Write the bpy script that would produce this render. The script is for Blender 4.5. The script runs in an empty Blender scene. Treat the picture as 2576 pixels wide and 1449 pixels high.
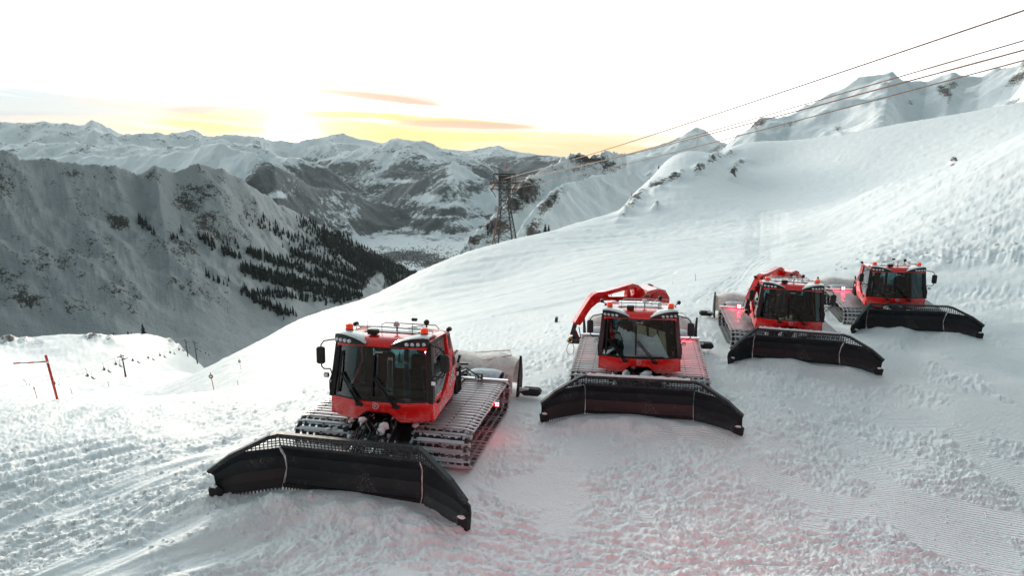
import bpy, math, random
import numpy as np
from mathutils import Vector, Matrix, Euler
R_=math.radians
random.seed(7); rng=np.random.default_rng(11)
sc=bpy.context.scene; C=sc.collection

# ---------------------------------------------------------------- camera, world, sun, exposure
TH=R_(13.93); FP=1440.2; CZ=8.0
cam_d=bpy.data.cameras.new('camera'); cam=bpy.data.objects.new('camera',cam_d); C.objects.link(cam)
cam_d.sensor_width=36; cam_d.lens=FP/2576*36; cam_d.clip_start=.2; cam_d.clip_end=90000
cam.location=(0,0,CZ); cam.rotation_euler=(R_(90)-TH,0,0); sc.camera=cam
SUN_AZ=-25.0; SUN_EL=5.0; GLOW_AZ=-20.3
sd=Vector((math.sin(R_(SUN_AZ))*math.cos(R_(SUN_EL)),math.cos(R_(SUN_AZ))*math.cos(R_(SUN_EL)),math.sin(R_(SUN_EL))))
sl=bpy.data.lights.new('sun','SUN'); sl.energy=1.5; sl.angle=R_(10); sl.color=(1,.86,.70)
so=bpy.data.objects.new('sun',sl); C.objects.link(so); so.rotation_euler=sd.to_track_quat('Z','Y').to_euler()
sc.view_settings.view_transform='Standard'; sc.view_settings.look='None'; sc.view_settings.gamma=1
sc.view_settings.exposure=0.46; sc.view_settings.use_curve_mapping=False

class NT:
    def __init__(s,t): s.t=t
    def n(s,ty,**k):
        o=s.t.nodes.new(ty)
        for a,b in k.items():
            if a=='i':
                for i,v in b.items():
                    if isinstance(v,bpy.types.NodeSocket): s.t.links.new(v,o.inputs[i])
                    else: o.inputs[i].default_value=v
            else: setattr(o,a,b)
        return o
    def m(s,op,a,b=0.0,c=0.0,clamp=False):
        o=s.t.nodes.new('ShaderNodeMath'); o.operation=op; o.use_clamp=clamp
        for i,v in enumerate((a,b,c)):
            if isinstance(v,bpy.types.NodeSocket): s.t.links.new(v,o.inputs[i])
            else: o.inputs[i].default_value=v
        return o.outputs[0]
    def vm(s,op,a,b=(0,0,0)):
        o=s.t.nodes.new('ShaderNodeVectorMath'); o.operation=op
        for i,v in enumerate((a,b)):
            if isinstance(v,bpy.types.NodeSocket): s.t.links.new(v,o.inputs[i])
            else: o.inputs[i].default_value=v
        return o
    def mix(s,f,a,b,blend='MIX'):
        o=s.t.nodes.new('ShaderNodeMix'); o.data_type='RGBA'; o.blend_type=blend; o.clamp_factor=True
        for i,v in ((0,f),(6,a),(7,b)):
            if isinstance(v,bpy.types.NodeSocket): s.t.links.new(v,o.inputs[i])
            else: o.inputs[i].default_value=v if i==0 else (tuple(v)+(1,))[:4]
        return o.outputs[2]
    def ss(s,x,a,b):
        o=s.t.nodes.new('ShaderNodeMapRange'); o.interpolation_type='SMOOTHSTEP'
        s.t.links.new(x,o.inputs[0]); o.inputs[1].default_value=a; o.inputs[2].default_value=b
        return o.outputs[0]
    def l(s,a,b): s.t.links.new(a,b)

w=bpy.data.worlds.new('World'); sc.world=w; w.use_nodes=True; w.node_tree.nodes.clear(); N=NT(w.node_tree)
tc=N.n('ShaderNodeTexCoord'); dr=N.vm('NORMALIZE',tc.outputs['Generated']).outputs[0]
sx=N.n('ShaderNodeSeparateXYZ',i={0:dr}); X,Y,Z=sx.outputs
az=N.m('ARCTAN2',X,Y)                              # radians, 0 = straight ahead, + to the right
el=N.m('ARCSINE',Z)
dsun=N.vm('DOT_PRODUCT',dr,tuple(Vector((math.sin(R_(GLOW_AZ)),math.cos(R_(GLOW_AZ)),.012)).normalized())).outputs['Value']
front=N.ss(dsun,-.20,.95)
low=N.m('SUBTRACT',1.0,N.ss(Z,.24,.80))
base=N.mix(front,(.072,.108,.118),(1.86,2.0,2.0))
base=N.mix(N.m('MULTIPLY',N.ss(Z,.24,.80),.85),base,(.185,.25,.268))
# warm band above the horizon around the sun
band=N.m('SUBTRACT',1.0,N.ss(el,.012,.085))
wx=N.ss(dsun,.62,.97)
base=N.mix(N.m('MULTIPLY',N.m('MULTIPLY',band,wx),.95),base,(1.0,.70,.46))
glow=N.m('POWER',N.m('MAXIMUM',dsun,0.0),900.0)
glow2=N.m('POWER',N.m('MAXIMUM',dsun,0.0),90.0)
# clouds: long thin streaks low over the horizon, frayed by noise
cv=N.n('ShaderNodeCombineXYZ',i={0:N.m('MULTIPLY',az,5.0),1:N.m('MULTIPLY_ADD',el,60.0,N.m('MULTIPLY',az,5.0)),2:0.0})
n1=N.n('ShaderNodeTexNoise',i={'Vector':cv.outputs[0],'Scale':1.0,'Detail':7.0,'Roughness':.6,'Distortion':.5})
nz_=N.m('MULTIPLY_ADD',n1.outputs[0],3.0,-1.15)
def sky_dir(px,py):
    a=(px-1288)/FP; b=-(py-724.5)/FP; dy=math.cos(TH)+b*math.sin(TH); dz=-math.sin(TH)+b*math.cos(TH)
    return math.atan2(a,dy), math.atan2(dz,math.hypot(a,dy))
def streak(x0,y0,x1,y1,th,col,op,soft=1.0):
    global base
    (a0,e0),(a1,e1)=sky_dir(x0,y0),sky_dir(x1,y1); ac=(a0+a1)/2; hw=abs(a1-a0)/2; sl_=(e1-e0)/(a1-a0); w_=th/FP
    da=N.m('MULTIPLY',N.m('SUBTRACT',az,ac),1/hw)
    ec=N.m('MULTIPLY_ADD',N.m('SUBTRACT',az,a0),sl_,e0)
    de=N.m('MULTIPLY',N.m('SUBTRACT',el,ec),1/w_)
    d2=N.m('ADD',N.m('MULTIPLY',da,da),N.m('MULTIPLY',de,de))
    f=N.ss(N.m('SUBTRACT',N.m('ADD',1.0,nz_),d2),-.35*soft,.9*soft)
    base=N.mix(N.m('MULTIPLY',f,op),base,col)
warm=(0.762,0.518,0.323); pink=(0.713,0.469,0.372); gold=(0.908,0.567,0.128)
streak(-900,215,520,285,34,(0.445,0.506,0.555),.95); streak(-700,306,380,300,15,(0.420,0.481,0.542),.93); streak(-500,350,440,303,20,(0.701,0.567,0.518),.85)
streak(200,250,780,292,14,(0.616,0.542,0.542),.9); streak(440,272,710,291,11,(0.445,0.384,0.408),.93); streak(400,310,660,330,8,(0.701,0.469,0.347),.9)
streak(380,336,1200,352,46,(.78,.50,.15),.93,1.5); streak(530,322,800,338,9,gold,.95); streak(550,336,700,343,6,pink,.9)
streak(760,214,1170,266,9,(0.762,0.518,0.433),.95); streak(820,228,1100,262,7,(0.640,0.408,0.323),.95)
streak(730,283,1030,292,8,gold,.95); streak(880,288,1340,318,9,(0.786,0.542,0.201),.95); streak(980,306,1340,320,8,(0.591,0.372,0.274),.95); streak(1130,345,1720,356,17,(0.860,0.603,0.347),.9); streak(1230,378,1820,385,20,(0.835,0.542,0.274),.92)
streak(980,338,1310,346,10,(0.908,0.640,0.201),.9); streak(1720,185,1960,205,10,(0.950,0.884,0.786),.5); streak(2250,155,2700,165,14,(0.933,0.860,0.786),.7); streak(290,196,480,200,6,(0.884,0.738,0.640),.7)
gl=N.vm('SCALE',(1.0,.86,.55)); N.l(N.m('ADD',N.m('MULTIPLY',N.m('POWER',N.m('MAXIMUM',dsun,0.0),3500.0),6.0),N.m('MULTIPLY',N.m('POWER',N.m('MAXIMUM',dsun,0.0),260.0),.55)),gl.inputs['Scale'])
tot=N.vm('ADD',base,gl.outputs[0]).outputs[0]
below=N.ss(Z,-.05,0.0); tot2=N.mix(below,(.55,.58,.60),tot)
sky=N.n('ShaderNodeTexSky',sky_type='NISHITA',sun_disc=False,sun_elevation=R_(SUN_EL),sun_rotation=R_(SUN_AZ),altitude=2000.0)
b1=N.n('ShaderNodeBackground',i={0:tot2,1:1.0}); b2=N.n('ShaderNodeBackground',i={0:sky.outputs[0],1:.012})
ad=N.n('ShaderNodeAddShader',i={0:b1.outputs[0],1:b2.outputs[0]}); wo=N.n('ShaderNodeOutputWorld',i={0:ad.outputs[0]})

HAZE=.9e-5
# ---------------------------------------------------------------- small helpers
def ray(px,py):
    a=(np.asarray(px,float)-1288)/FP; b=-(np.asarray(py,float)-724.5)/FP
    dy=math.cos(TH)+b*math.sin(TH); dz=-math.sin(TH)+b*math.cos(TH)
    return a,dy,dz                                    # camera-relative direction
def P3(px,py,Yd):
    a,dy,dz=ray(px,py); return (a/dy*Yd, Yd+0*a, CZ+dz/dy*Yd)
def project(x,y,z):
    z=z-CZ; d=y*math.cos(TH)-z*math.sin(TH); u=y*math.sin(TH)+z*math.cos(TH)
    return 1288+FP*x/d, 724.5-FP*u/d
def tag(o,label=None,cat=None,group=None,kind=None):
    if label:o['label']=label
    if cat:o['category']=cat
    if group:o['group']=group
    if kind:o['kind']=kind
    return o

_perm=np.random.default_rng(3).permutation(4096).astype(np.int64)
_g=np.random.default_rng(5).uniform(0,2*np.pi,4096); _gx,_gy=np.cos(_g),np.sin(_g)
def perlin(x,y):
    xi=np.floor(x).astype(np.int64); yi=np.floor(y).astype(np.int64); xf=x-xi; yf=y-yi
    u=xf*xf*xf*(xf*(xf*6-15)+10); v=yf*yf*yf*(yf*(yf*6-15)+10)
    def g(i,j,a,b):
        h=_perm[(_perm[i&4095]+j)&4095]; return _gx[h]*a+_gy[h]*b
    n00=g(xi,yi,xf,yf); n10=g(xi+1,yi,xf-1,yf); n01=g(xi,yi+1,xf,yf-1); n11=g(xi+1,yi+1,xf-1,yf-1)
    return ((n00*(1-u)+n10*u)*(1-v)+(n01*(1-u)+n11*u)*v)*1.5
def fbm(x,y,o=4,g=.5,l=2.03):
    s=0;a=1
    for k in range(o):
        s=s+a*perlin(x+k*17.3,y-k*9.1); a*=g; x=x*l; y=y*l
    return s
def ridged(x,y,o=5,g=.5):
    s=0;a=1
    for k in range(o):
        s=s+a*(1-2*np.abs(perlin(x+k*13.7,y+k*5.3))); a*=g; x=x*2.07; y=y*2.07
    return s
def billow(x,y,o=4,g=.5):
    s=0;a=1
    for k in range(o):
        s=s+a*(np.abs(perlin(x+k*3.7,y+k*8.3))*2-.5); a*=g; x=x*2.1; y=y*2.1
    return s
def sst(x,a,b):
    t=np.clip((x-a)/(b-a),0,1); return t*t*(3-2*t)
def grid_mesh(name,Xg,Yg,Zg,mat,attrs={}):
    nr,nc=Xg.shape; co=np.stack([Xg,Yg,Zg],-1).reshape(-1,3).astype(np.float32)
    i=np.arange((nr-1)*(nc-1)); r=i//(nc-1); c=i%(nc-1); a=r*nc+c
    f=np.stack([a,a+1,a+nc+1,a+nc],-1).astype(np.int32)
    me=bpy.data.meshes.new(name); me.vertices.add(len(co)); me.vertices.foreach_set('co',co.ravel())
    me.loops.add(f.size); me.loops.foreach_set('vertex_index',f.ravel()); me.polygons.add(len(f))
    me.polygons.foreach_set('loop_start',np.arange(0,f.size,4,dtype=np.int32)); me.polygons.foreach_set('loop_total',np.full(len(f),4,np.int32))
    me.polygons.foreach_set('use_smooth',np.ones(len(f),bool)); me.update()
    for k,v in attrs.items():
        at=me.attributes.new(k,'FLOAT','POINT'); at.data.foreach_set('value',v.astype(np.float32).ravel())
    me.materials.append(mat); o=bpy.data.objects.new(name,me); C.objects.link(o); return o

# ---------------------------------------------------------------- materials
def mat(name,col,rough=.5,metal=0,coat=0,spec=.5,bump=0,bscale=20,var=0,emit=None,es=0):
    m=bpy.data.materials.new(name); m.use_nodes=True; n=NT(m.node_tree); p=m.node_tree.nodes['Principled BSDF']
    p.inputs['Roughness'].default_value=rough; p.inputs['Metallic'].default_value=metal
    p.inputs['Coat Weight'].default_value=coat; p.inputs['Coat Roughness'].default_value=.06; p.inputs['Specular IOR Level'].default_value=spec
    t=n.n('ShaderNodeTexCoord'); no=n.n('ShaderNodeTexNoise',i={'Vector':t.outputs['Object'],'Scale':float(bscale),'Detail':5.0,'Roughness':.6})
    c2=tuple(min(1,x*(1+var)+var*.02) for x in col); c1=tuple(x*(1-var*.6) for x in col)
    n.l(n.mix(n.ss(no.outputs[0],.3,.7),c1,c2),p.inputs['Base Color'])
    n.l(n.m('MULTIPLY_ADD',no.outputs[0],.25,max(0,rough-.12)),p.inputs['Roughness'])
    if bump:
        b=n.n('ShaderNodeBump',i={'Height':no.outputs[0],'Strength':bump,'Distance':.02}); n.l(b.outputs[0],p.inputs['Normal'])
    if emit:
        p.inputs['Emission Color'].default_value=tuple(emit)+(1,); p.inputs['Emission Strength'].default_value=es
    return m
M={}
def dusty(name,col,rough,metal,coat,dust=.5,dcol=(.8,.8,.8),thr=.60):
    # paint with splashes of rime and snow dust thrown on it
    m=mat(name,col,rough,metal,coat,bscale=6,var=.08); n=NT(m.node_tree); p=m.node_tree.nodes['Principled BSDF']
    t=n.n('ShaderNodeTexCoord'); a=n.n('ShaderNodeTexNoise',i={'Vector':t.outputs['Object'],'Scale':2.2,'Detail':2.0})
    b=n.n('ShaderNodeTexNoise',i={'Vector':t.outputs['Object'],'Scale':34.0,'Detail':6.0,'Roughness':.7})
    f=n.m('MULTIPLY',n.ss(a.outputs[0],.50,.68),n.ss(b.outputs[0],thr-.1,thr+.06)); f=n.m('MULTIPLY',f,dust)
    old=p.inputs['Base Color'].links[0].from_socket; n.l(n.mix(f,old,dcol),p.inputs['Base Color'])
    if metal: n.l(n.m('MULTIPLY_ADD',f,-metal,metal),p.inputs['Metallic'])
    return m
M['red']=dusty('red_paint',(.85,.012,.008),.26,0,.7,.55,thr=.57)
M['belt']=dusty('snowy_track_belt',(.012,.012,.013),.75,0,0,.8,thr=.54)
M['black']=dusty('black_paint',(.012,.013,.015),.36,0,.25,.30,thr=.66)
M['blade']=dusty('blade_black_paint',(.008,.010,.014),.50,0,.04,.32,thr=.62)
M['plastic']=mat('black_plastic',(.014,.015,.016),.5,bump=.1,bscale=80)
M['rubber']=mat('black_rubber',(.011,.011,.012),.75,bump=.3,bscale=40,var=.2)
M['alu']=dusty('aluminium_cleat',(.62,.63,.64),.36,.6,0,.75,(.75,.74,.74),thr=.5)
M['steel']=mat('dark_steel',(.10,.10,.105),.4,.8,bscale=30,var=.3)
M['chrome']=mat('chrome_rod',(.7,.7,.7),.15,1)
M['silver']=mat('pale_plastic_cover',(.55,.57,.56),.28,0,.4,var=.1)
M['orange']=mat('beacon_orange',(.80,.05,.01),.2,0,.5,emit=(1,.06,.01),es=.25)
M['lens']=mat('lamp_lens',(.75,.76,.76),.12,.3,.6)
M['hood']=mat('frosted_tiller_cover',(.66,.58,.54),.55,bump=.25,bscale=5,var=.22)
M['frost']=mat('frosted_grey_cover',(.45,.50,.53),.6,bump=.4,bscale=12,var=.25)
M['seat']=mat('dark_seat_fabric',(.02,.02,.022),.8,bscale=60)
M['seatred']=mat('red_seat_fabric',(.35,.01,.012),.8,bscale=60)
M['white']=mat('white_print',(.75,.74,.74),.4)
M['hose']=mat('hydraulic_hose',(.012,.012,.012),.4)
M['hook']=mat('brass_hook',(.55,.30,.08),.35,.8,var=.2)
M['redlit']=mat('lit_red_lens',(.8,.02,.02),.2,emit=(1,.03,.04),es=14)
M['whitehot']=mat('lit_red_core',(.9,.6,.6),.2,emit=(1,.55,.55),es=9)
M['polered']=mat('red_pole_paint',(.65,.03,.02),.45,bscale=12,var=.2)
M['polewhite']=mat('white_pole_paint',(.72,.72,.70),.45,bscale=12,var=.1)
M['galv']=mat('rusty_galvanised_steel',(.055,.047,.042),.6,.4,bscale=2,var=.5)
M['galvlight']=mat('warm_rusty_steel',(.24,.125,.085),.5,.4,bscale=2,var=.4)
M['pylon']=mat('dark_pylon_steel',(.05,.055,.055),.6,.3,bscale=2,var=.3)
M['wood']=mat('brown_timber_cladding',(.045,.026,.018),.7,bscale=6,var=.4)
M['roofsnow']=mat('roof_snow',(.8,.8,.8),.7)
M['mirror']=mat('mirror_glass',(.2,.03,.03),.1,.9)

def glass(name,tint,refl):
    m=bpy.data.materials.new(name); m.use_nodes=True; t=m.node_tree; t.nodes.clear(); n=NT(t)
    tr=n.n('ShaderNodeBsdfTransparent',i={0:tuple(tint)+(1,)}); g=n.n('ShaderNodeBsdfGlossy',i={0:(.95,.97,1,1),1:.015})
    fr=n.n('ShaderNodeFresnel',i={0:1.5}); f=n.m('MULTIPLY_ADD',fr.outputs[0],1.3,refl,clamp=True)
    mx=n.n('ShaderNodeMixShader',i={0:f,1:tr.outputs[0],2:g.outputs[0]}); n.n('ShaderNodeOutputMaterial',i={0:mx.outputs[0]}); return m
M['curtain']=mat('pale_door_panels',(.35,.33,.22),.6)
M['glass']=glass('tinted_windshield_glass',(.42,.60,.63),.05)
M['sglass']=glass('side_window_glass',(.62,.75,.76),.06)

def snow_mat(name,near=False,scale=1.0,rock=True,forest=False,rsc=.02,fsc=.004,warp=1.0,rockcol=((.035,.032,.03),(.10,.085,.07)),bumps=((.2,.5),),forestcol=((.010,.016,.016),(.035,.045,.045)),squash=1.0,sal=1.0):
    m=bpy.data.materials.new(name); m.use_nodes=True; n=NT(m.node_tree); p=m.node_tree.nodes['Principled BSDF']
    g=n.n('ShaderNodeNewGeometry'); pos=g.outputs['Position']
    p.inputs['Specular IOR Level'].default_value=.25
    t=n.n('ShaderNodeTexNoise',i={'Vector':pos,'Scale':.25*scale,'Detail':5.0})
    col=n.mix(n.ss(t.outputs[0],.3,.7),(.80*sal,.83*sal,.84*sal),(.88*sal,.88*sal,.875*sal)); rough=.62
    h=None
    for sc_,st in bumps:
        q=n.n('ShaderNodeTexNoise',i={'Vector':pos,'Scale':float(sc_),'Detail':4.0,'Roughness':.6})
        hh=n.m('MULTIPLY',q.outputs[0],st); h=hh if h is None else n.m('ADD',h,hh)
    if near:
        a=n.n('ShaderNodeAttribute',attribute_name='groom'); rv=n.n('ShaderNodeSeparateXYZ',i={0:pos})
        wv=n.m('SINE',n.m('ADD',n.m('MULTIPLY',rv.outputs[0],18.0),n.m('MULTIPLY',rv.outputs[1],64.0)))
        h=n.m('ADD',h,n.m('MULTIPLY',n.m('MULTIPLY',wv,a.outputs['Fac']),.011))
    b=n.n('ShaderNodeBump',i={'Height':h,'Strength':1.0,'Distance':1.0})
    n.l(b.outputs[0],p.inputs['Normal'])
    if rock:
        a=n.n('ShaderNodeAttribute',attribute_name='rock')
        mp=n.vm('MULTIPLY',pos,(1,1,squash)).outputs[0]
        q=n.n('ShaderNodeTexNoise',i={'Vector':mp,'Scale':rsc,'Detail':9.0,'Roughness':.72,'Distortion':.4})
        q2=n.n('ShaderNodeTexNoise',i={'Vector':mp,'Scale':rsc*6,'Detail':6.0,'Roughness':.7})
        qq=n.m('MULTIPLY_ADD',q2.outputs[0],.45,n.m('MULTIPLY',q.outputs[0],.55))
        thr=n.m('MULTIPLY_ADD',a.outputs['Fac'],-.245,.665)
        f=n.m('MULTIPLY',n.m('SUBTRACT',qq,thr),20.0,clamp=True)
        col=n.mix(f,col,n.mix(n.ss(q2.outputs[0],.35,.65),rockcol[0],rockcol[1]))
    if forest:
        a=n.n('ShaderNodeAttribute',attribute_name='forest')
        q=n.n('ShaderNodeTexNoise',i={'Vector':pos,'Scale':fsc,'Detail':10.0,'Roughness':.62,'Distortion':.5})
        q2=n.n('ShaderNodeTexNoise',i={'Vector':pos,'Scale':fsc*9,'Detail':4.0,'Roughness':.8})
        qq=n.m('MULTIPLY_ADD',q2.outputs[0],.45,n.m('MULTIPLY',q.outputs[0],.55))
        thr=n.m('MULTIPLY_ADD',a.outputs['Fac'],-.34,.70)
        f=n.m('MULTIPLY',n.m('SUBTRACT',qq,thr),14.0,clamp=True)
        q3=n.n('ShaderNodeTexNoise',i={'Vector':pos,'Scale':fsc*30,'Detail':2.0})
        col=n.mix(n.m('MULTIPLY',f,.97),col,n.mix(n.ss(q3.outputs[0],.35,.65),forestcol[0],forestcol[1]))
    n.l(col,p.inputs['Base Color']); p.inputs['Roughness'].default_value=rough
    return m
M['snow']=snow_mat('near_snow',near=True,rsc=.12,bumps=((3.5,.035),(14.0,.014),(50.0,.004)),rockcol=((.03,.028,.026),(.09,.08,.065)))
M['lump']=mat('lump_snow',(.84,.84,.84),.6,bump=.6,bscale=14,var=.04)

# ---------------------------------------------------------------- near terrain
CATS=[(-3.0,11.438,-7.024,-11.378,-6.235,-.288,-.117),(3.828,16.005,-7.737,-12.306,-.763,-1.886,.158),
      (10.793,21.216,-8.172,-13.204,-1.448,.528,.203),(17.843,25.521,-8.405,-16.522,-.27,-2.235,.266)]
def cmat(i):
    x,y,z,ya,pi_,ro,b=CATS[i]
    Rm=Matrix.Rotation(R_(ya),4,'Z')@Matrix.Rotation(R_(pi_),4,'X')@Matrix.Rotation(R_(ro),4,'Y')
    return Matrix.Translation((x,y,z+CZ))@Rm
ctl=[]   # (a, lnY, q)   q = (z-CZ)/Y
def c3(x,y,z): ctl.append((x/y,math.log(y),(z-CZ)/y))
def cp(px,py,Yd): x,y,z=P3(px,py,Yd); c3(float(x),float(y),float(z))
def cz(px,py,z):
    a,dy,dz=ray(px,py); cp(px,py,float(dy/dz*(z)))
def drop(px,py,Yc,Yf,d):
    x,y,z=P3(px,py,Yc); a=float(x)/Yc; q=(float(z)-CZ)/Yc; ctl.append((a,math.log(Yf),q-d/Yf))
for i in range(4):
    m=cmat(i); b=.17+CATS[i][6]
    for p in ((-1.6,1.2,.08),(1.6,1.2,.08),(-1.6,4.,.06),(1.6,4.,.06),(0,6.8,.05),(0,-1.4,b+.04),(-1.5,-1.6,b),(1.5,-1.6,b),(-2.6,-2.1,b-.02),(2.6,-2.1,b-.02),(0,-2.8,b-.06)):
        v=m@Vector(p); c3(*v)
for a in ((0,1449,-7.2),(-250,1300,-8.2),(600,1449,-6.75),(1288,1449,-6.75),(1900,1449,-6.95),(2576,1449,-7.2),(2850,1200,-7.6),(2576,1100,-7.7),(2576,850,-8.1),
          (2300,1200,-7.5),(1700,1250,-7.2),(2200,1000,-7.9),(0,1200,-8.1),(300,1150,-8.1),(560,1120,-7.8),(2576,745,-8.3)): cz(*a)
for a in ((-200,1060,23),(0,1040,24),(145,1008,26),(350,1000,28),(540,990,37),(620,975,44),(700,905,58),(640,930,54),
          (740,820,115),(650,862,100),(570,900,88),(900,768,125),(1000,722,145),(1100,690,168),(1200,665,192),(1300,635,212),(1400,600,232),(1452,581,245),(1544,548,275),
          (860,860,52),(1000,780,80),(1300,850,29),(1300,750,60),(1250,700,105),(1500,750,46),(1500,650,100),(1500,600,160),(1700,700,52),(1700,620,105),(1700,560,190),
          (1900,655,62),(1900,595,112),(1900,542,200),(1900,480,310),(1900,420,450),(1900,362,640),
          (1580,520,330),(1625,480,400),(1700,450,480),(1750,430,540),(1830,380,640),
          (2100,640,56),(2100,590,90),(2100,525,150),(2300,650,44),(2300,600,54),(2300,520,80),(2211,470,130),(2387,418,112),(2576,340,100),(2800,240,95),
          (2576,450,68),(2576,560,50),(2576,660,39),(2850,600,40),(2110,341,600),(2300,312,570),(2576,266,540),(2850,225,520),
          (2110,420,350),(2300,378,330),(2500,330,300),(2387,436,165),(2576,362,160),(2800,262,150),
          (0,1002,95),(150,985,145),(300,952,250),(468,893,390),(250,860,430),(150,856,430),(0,872,400),(-200,880,380),(420,860,450),(100,920,270),(-200,990,110),(330,985,110),(480,945,200)): cp(*a)
for a in ((145,1008,26,45,1.8),(0,1040,24,42,2),(350,1000,28,48,2),(-200,1060,23,42,2),
          (740,820,115,170,22),(570,900,88,130,6),(900,768,125,190,30),(1000,722,145,210,35),(1100,690,168,240,38),(1200,665,192,270,40),(1300,635,212,290,40),(1400,600,232,310,40),(1452,581,245,330,40),(1544,548,275,390,45),
          (740,820,115,300,120),(1000,722,145,350,120),(1300,635,212,450,130),(1544,548,275,560,120),(1625,480,400,560,60),(1700,450,480,650,50),(1830,380,640,760,40),
          (2110,341,600,720,30),(2300,312,570,700,30),(2576,266,540,680,30),(1900,362,640,760,30),(250,860,430,560,60),(0,872,400,560,60),(420,860,450,600,60),(-200,880,380,560,60)): drop(*a)
ctl=np.array(ctl); SA=2.2
def tps_fit(P,q,lam=2e-4):
    d=np.hypot(P[:,None,0]-P[None,:,0],P[:,None,1]-P[None,:,1]); K=np.where(d>0,d*d*np.log(d+1e-9),0)
    n=len(P); A=np.zeros((n+3,n+3)); A[:n,:n]=K+lam*np.eye(n); A[:n,n]=1; A[:n,n+1:]=P; A[n,:n]=1; A[n+1:,:n]=P.T
    return np.linalg.solve(A,np.concatenate([q,np.zeros(3)]))
Pc=np.stack([ctl[:,0]*SA,ctl[:,1]],1); Wt=tps_fit(Pc,ctl[:,2])
def near_q(a,lnY):
    a=np.asarray(a,float)*SA; lnY=np.asarray(lnY,float); s=Wt[-3]+Wt[-2]*a+Wt[-1]*lnY
    for k in range(len(Pc)):
        d2=(a-Pc[k,0])**2+(lnY-Pc[k,1])**2
        s=s+Wt[k]*.5*d2*np.log(d2+1e-12)
    return s
BL=[]                                              # blade centres and axes for snow banked up in front
for i in range(4):
    m=cmat(i); BL.append((m@Vector((0,-1.9,0)), (m.to_3x3()@Vector((1,0,0))).normalized(), (m.to_3x3()@Vector((0,1,0))).normalized(), m@Vector((0,2.4,0))))
def polyd(px,py,p,q):
    vx,vy=q[0]-p[0],q[1]-p[1]; t=np.clip(((px-p[0])*vx+(py-p[1])*vy)/(vx*vx+vy*vy),0,1); return np.hypot(px-p[0]-t*vx,py-p[1]-t*vy)
def near_relief(x,y,z0):
    px,py=project(x,y,z0); r=np.hypot(x,y)
    dz=np.zeros_like(x)
    fadeN=1-sst(r,24,60)
    # churned snow: ropes of lumps, partly groomed corduroy left between them
    und=fbm(x*.35,y*.35,3)
    churn=sst(fbm(x*.42+9,y*.42,3)+.42-.62*sst(px,2050,2576)*sst(py,700,950)-.5*np.exp(-((px-1400)/130.0)**2-((py-1400)/90.0)**2)-.35*sst(px,1800,2100)*(1-sst(py,930,1020)),-.12,.22)
    churn=churn*(1-.8*sst(fbm(x*.9+3,y*.5,2),.3,.5)*sst(px,1900,2200))
    under=np.zeros_like(x)
    for (c,ax,ay,ct) in BL:
        dx=x-c.x; dy=y-c.y; u=dx*ax.x+dy*ax.y; v=dx*ay.x+dy*ay.y
        dx2=x-ct.x; dy2=y-ct.y; u2=dx2*ax.x+dy2*ax.y; v2=dx2*ay.x+dy2*ay.y
        under=np.maximum(under,(1-sst(np.abs(u2),2.1,2.6))*(1-sst(np.abs(v2),4.0,4.8)))
        vv=v+.30*(np.abs(u)/2.6)**2*1.6
        dz+=.16*np.exp(-((vv-.05)/.45)**2)*(1-sst(np.abs(u),1.6,2.7))*(1+.5*perlin(x*2.2,y*2.2))
    wx_=x+.25*perlin(x*1.3,y*1.3); wy_=y+.25*perlin(x*1.3+9,y*1.3)
    lump=billow(wx_*1.7,wy_*3.2,6,.62)*.042+billow(wx_*6.0+4,wy_*8.5,4,.6)*.026
    vv_=(x*.21+y*.977)*2*math.pi/.27+2.2*perlin(x*.8,y*.8)+1.5*perlin(x*.25,y*.25); rowm=sst(perlin(x*.45+3,y*.3+8),-.15,.2)
    dz+=.013*np.sin(vv_)*rowm*churn*fadeN*(1-.85*under)*sst(px,900,1300)
    dz+=lump*churn*fadeN*(1-.85*under)*(1-.1*rowm)
    # furrows curving away on the left
    lf=(1-sst(px,620,900))*sst(py,1060,1180)*fadeN
    t=(y*1.0-x*.52+.02*x*x)*2.0+.7*perlin(x*.25,y*.25)
    dz+=lf*(.085*np.sin(t*2.1+1.2*perlin(x*.5,y*.5))*(.6+.6*perlin(x*.3+4,y*.3))+.05*fbm(t*1.1,x*.35,3))
    dz+=und*.05*(1-under)
    # wind and ski streaks on the pistes further off
    far=sst(r,16,45)
    s=fbm((y*.9-x*.35)*.22,(x*.9+y*.35)*.035,4,.55); s2=fbm((y*.9-x*.35)*.9,(x*.9+y*.35)*.09+7,4,.6)
    amp=np.clip(r*.0035,.04,.55)
    s3=fbm((y*.9-x*.35)*2.4,(x*.9+y*.35)*.22+3,3,.6)
    dz+=far*(s*amp*.45+s2*amp*.26+s3*amp*.07)
    dz+=(1-sst(px,620,760))*sst(r,120,220)*fbm(x/45,y/60,4)*1.5
    pth=np.minimum.reduce([polyd(px,py,p,q) for p,q in (((1928,640),(1885,668)),((1885,668),(1862,700)),((1862,700),(1800,742)),((1800,742),(1745,775)))])
    dz-=np.exp(-(pth/24.0)**4)*(.10+.035*np.sin(pth*.9))*sst(r,30,40)
    for p_k,q_k,w_k in (((1440,700),(1990,615),3.0),((1250,800),(1700,690),2.5),((1500,640),(1890,585),3.0)):
        dz-=np.exp(-(polyd(px+8*np.sin(py*.05),py+5*np.sin(px*.012),p_k,q_k)/w_k)**2)*.16*sst(r,30,40)
    # rougher bank at the right
    rb=sst(px,1980,2300)*sst(py,350,430)*(1-sst(py,640,668))*sst(r,30,40)*(1-sst(r,150,200))
    dz+=rb*(fbm((x-.3*y)*.9,(y+.3*x)*.30,6,.68)*.10)
    rim=sst(px,2080,2260)*np.exp(-((py-(648-.02*(px-2300)))/22.0)**2)*sst(r,28,36)*(1-sst(r,90,110))
    dz+=rim*(.10+fbm(x*1.0,y*.8,6,.62)*.20)
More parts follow.
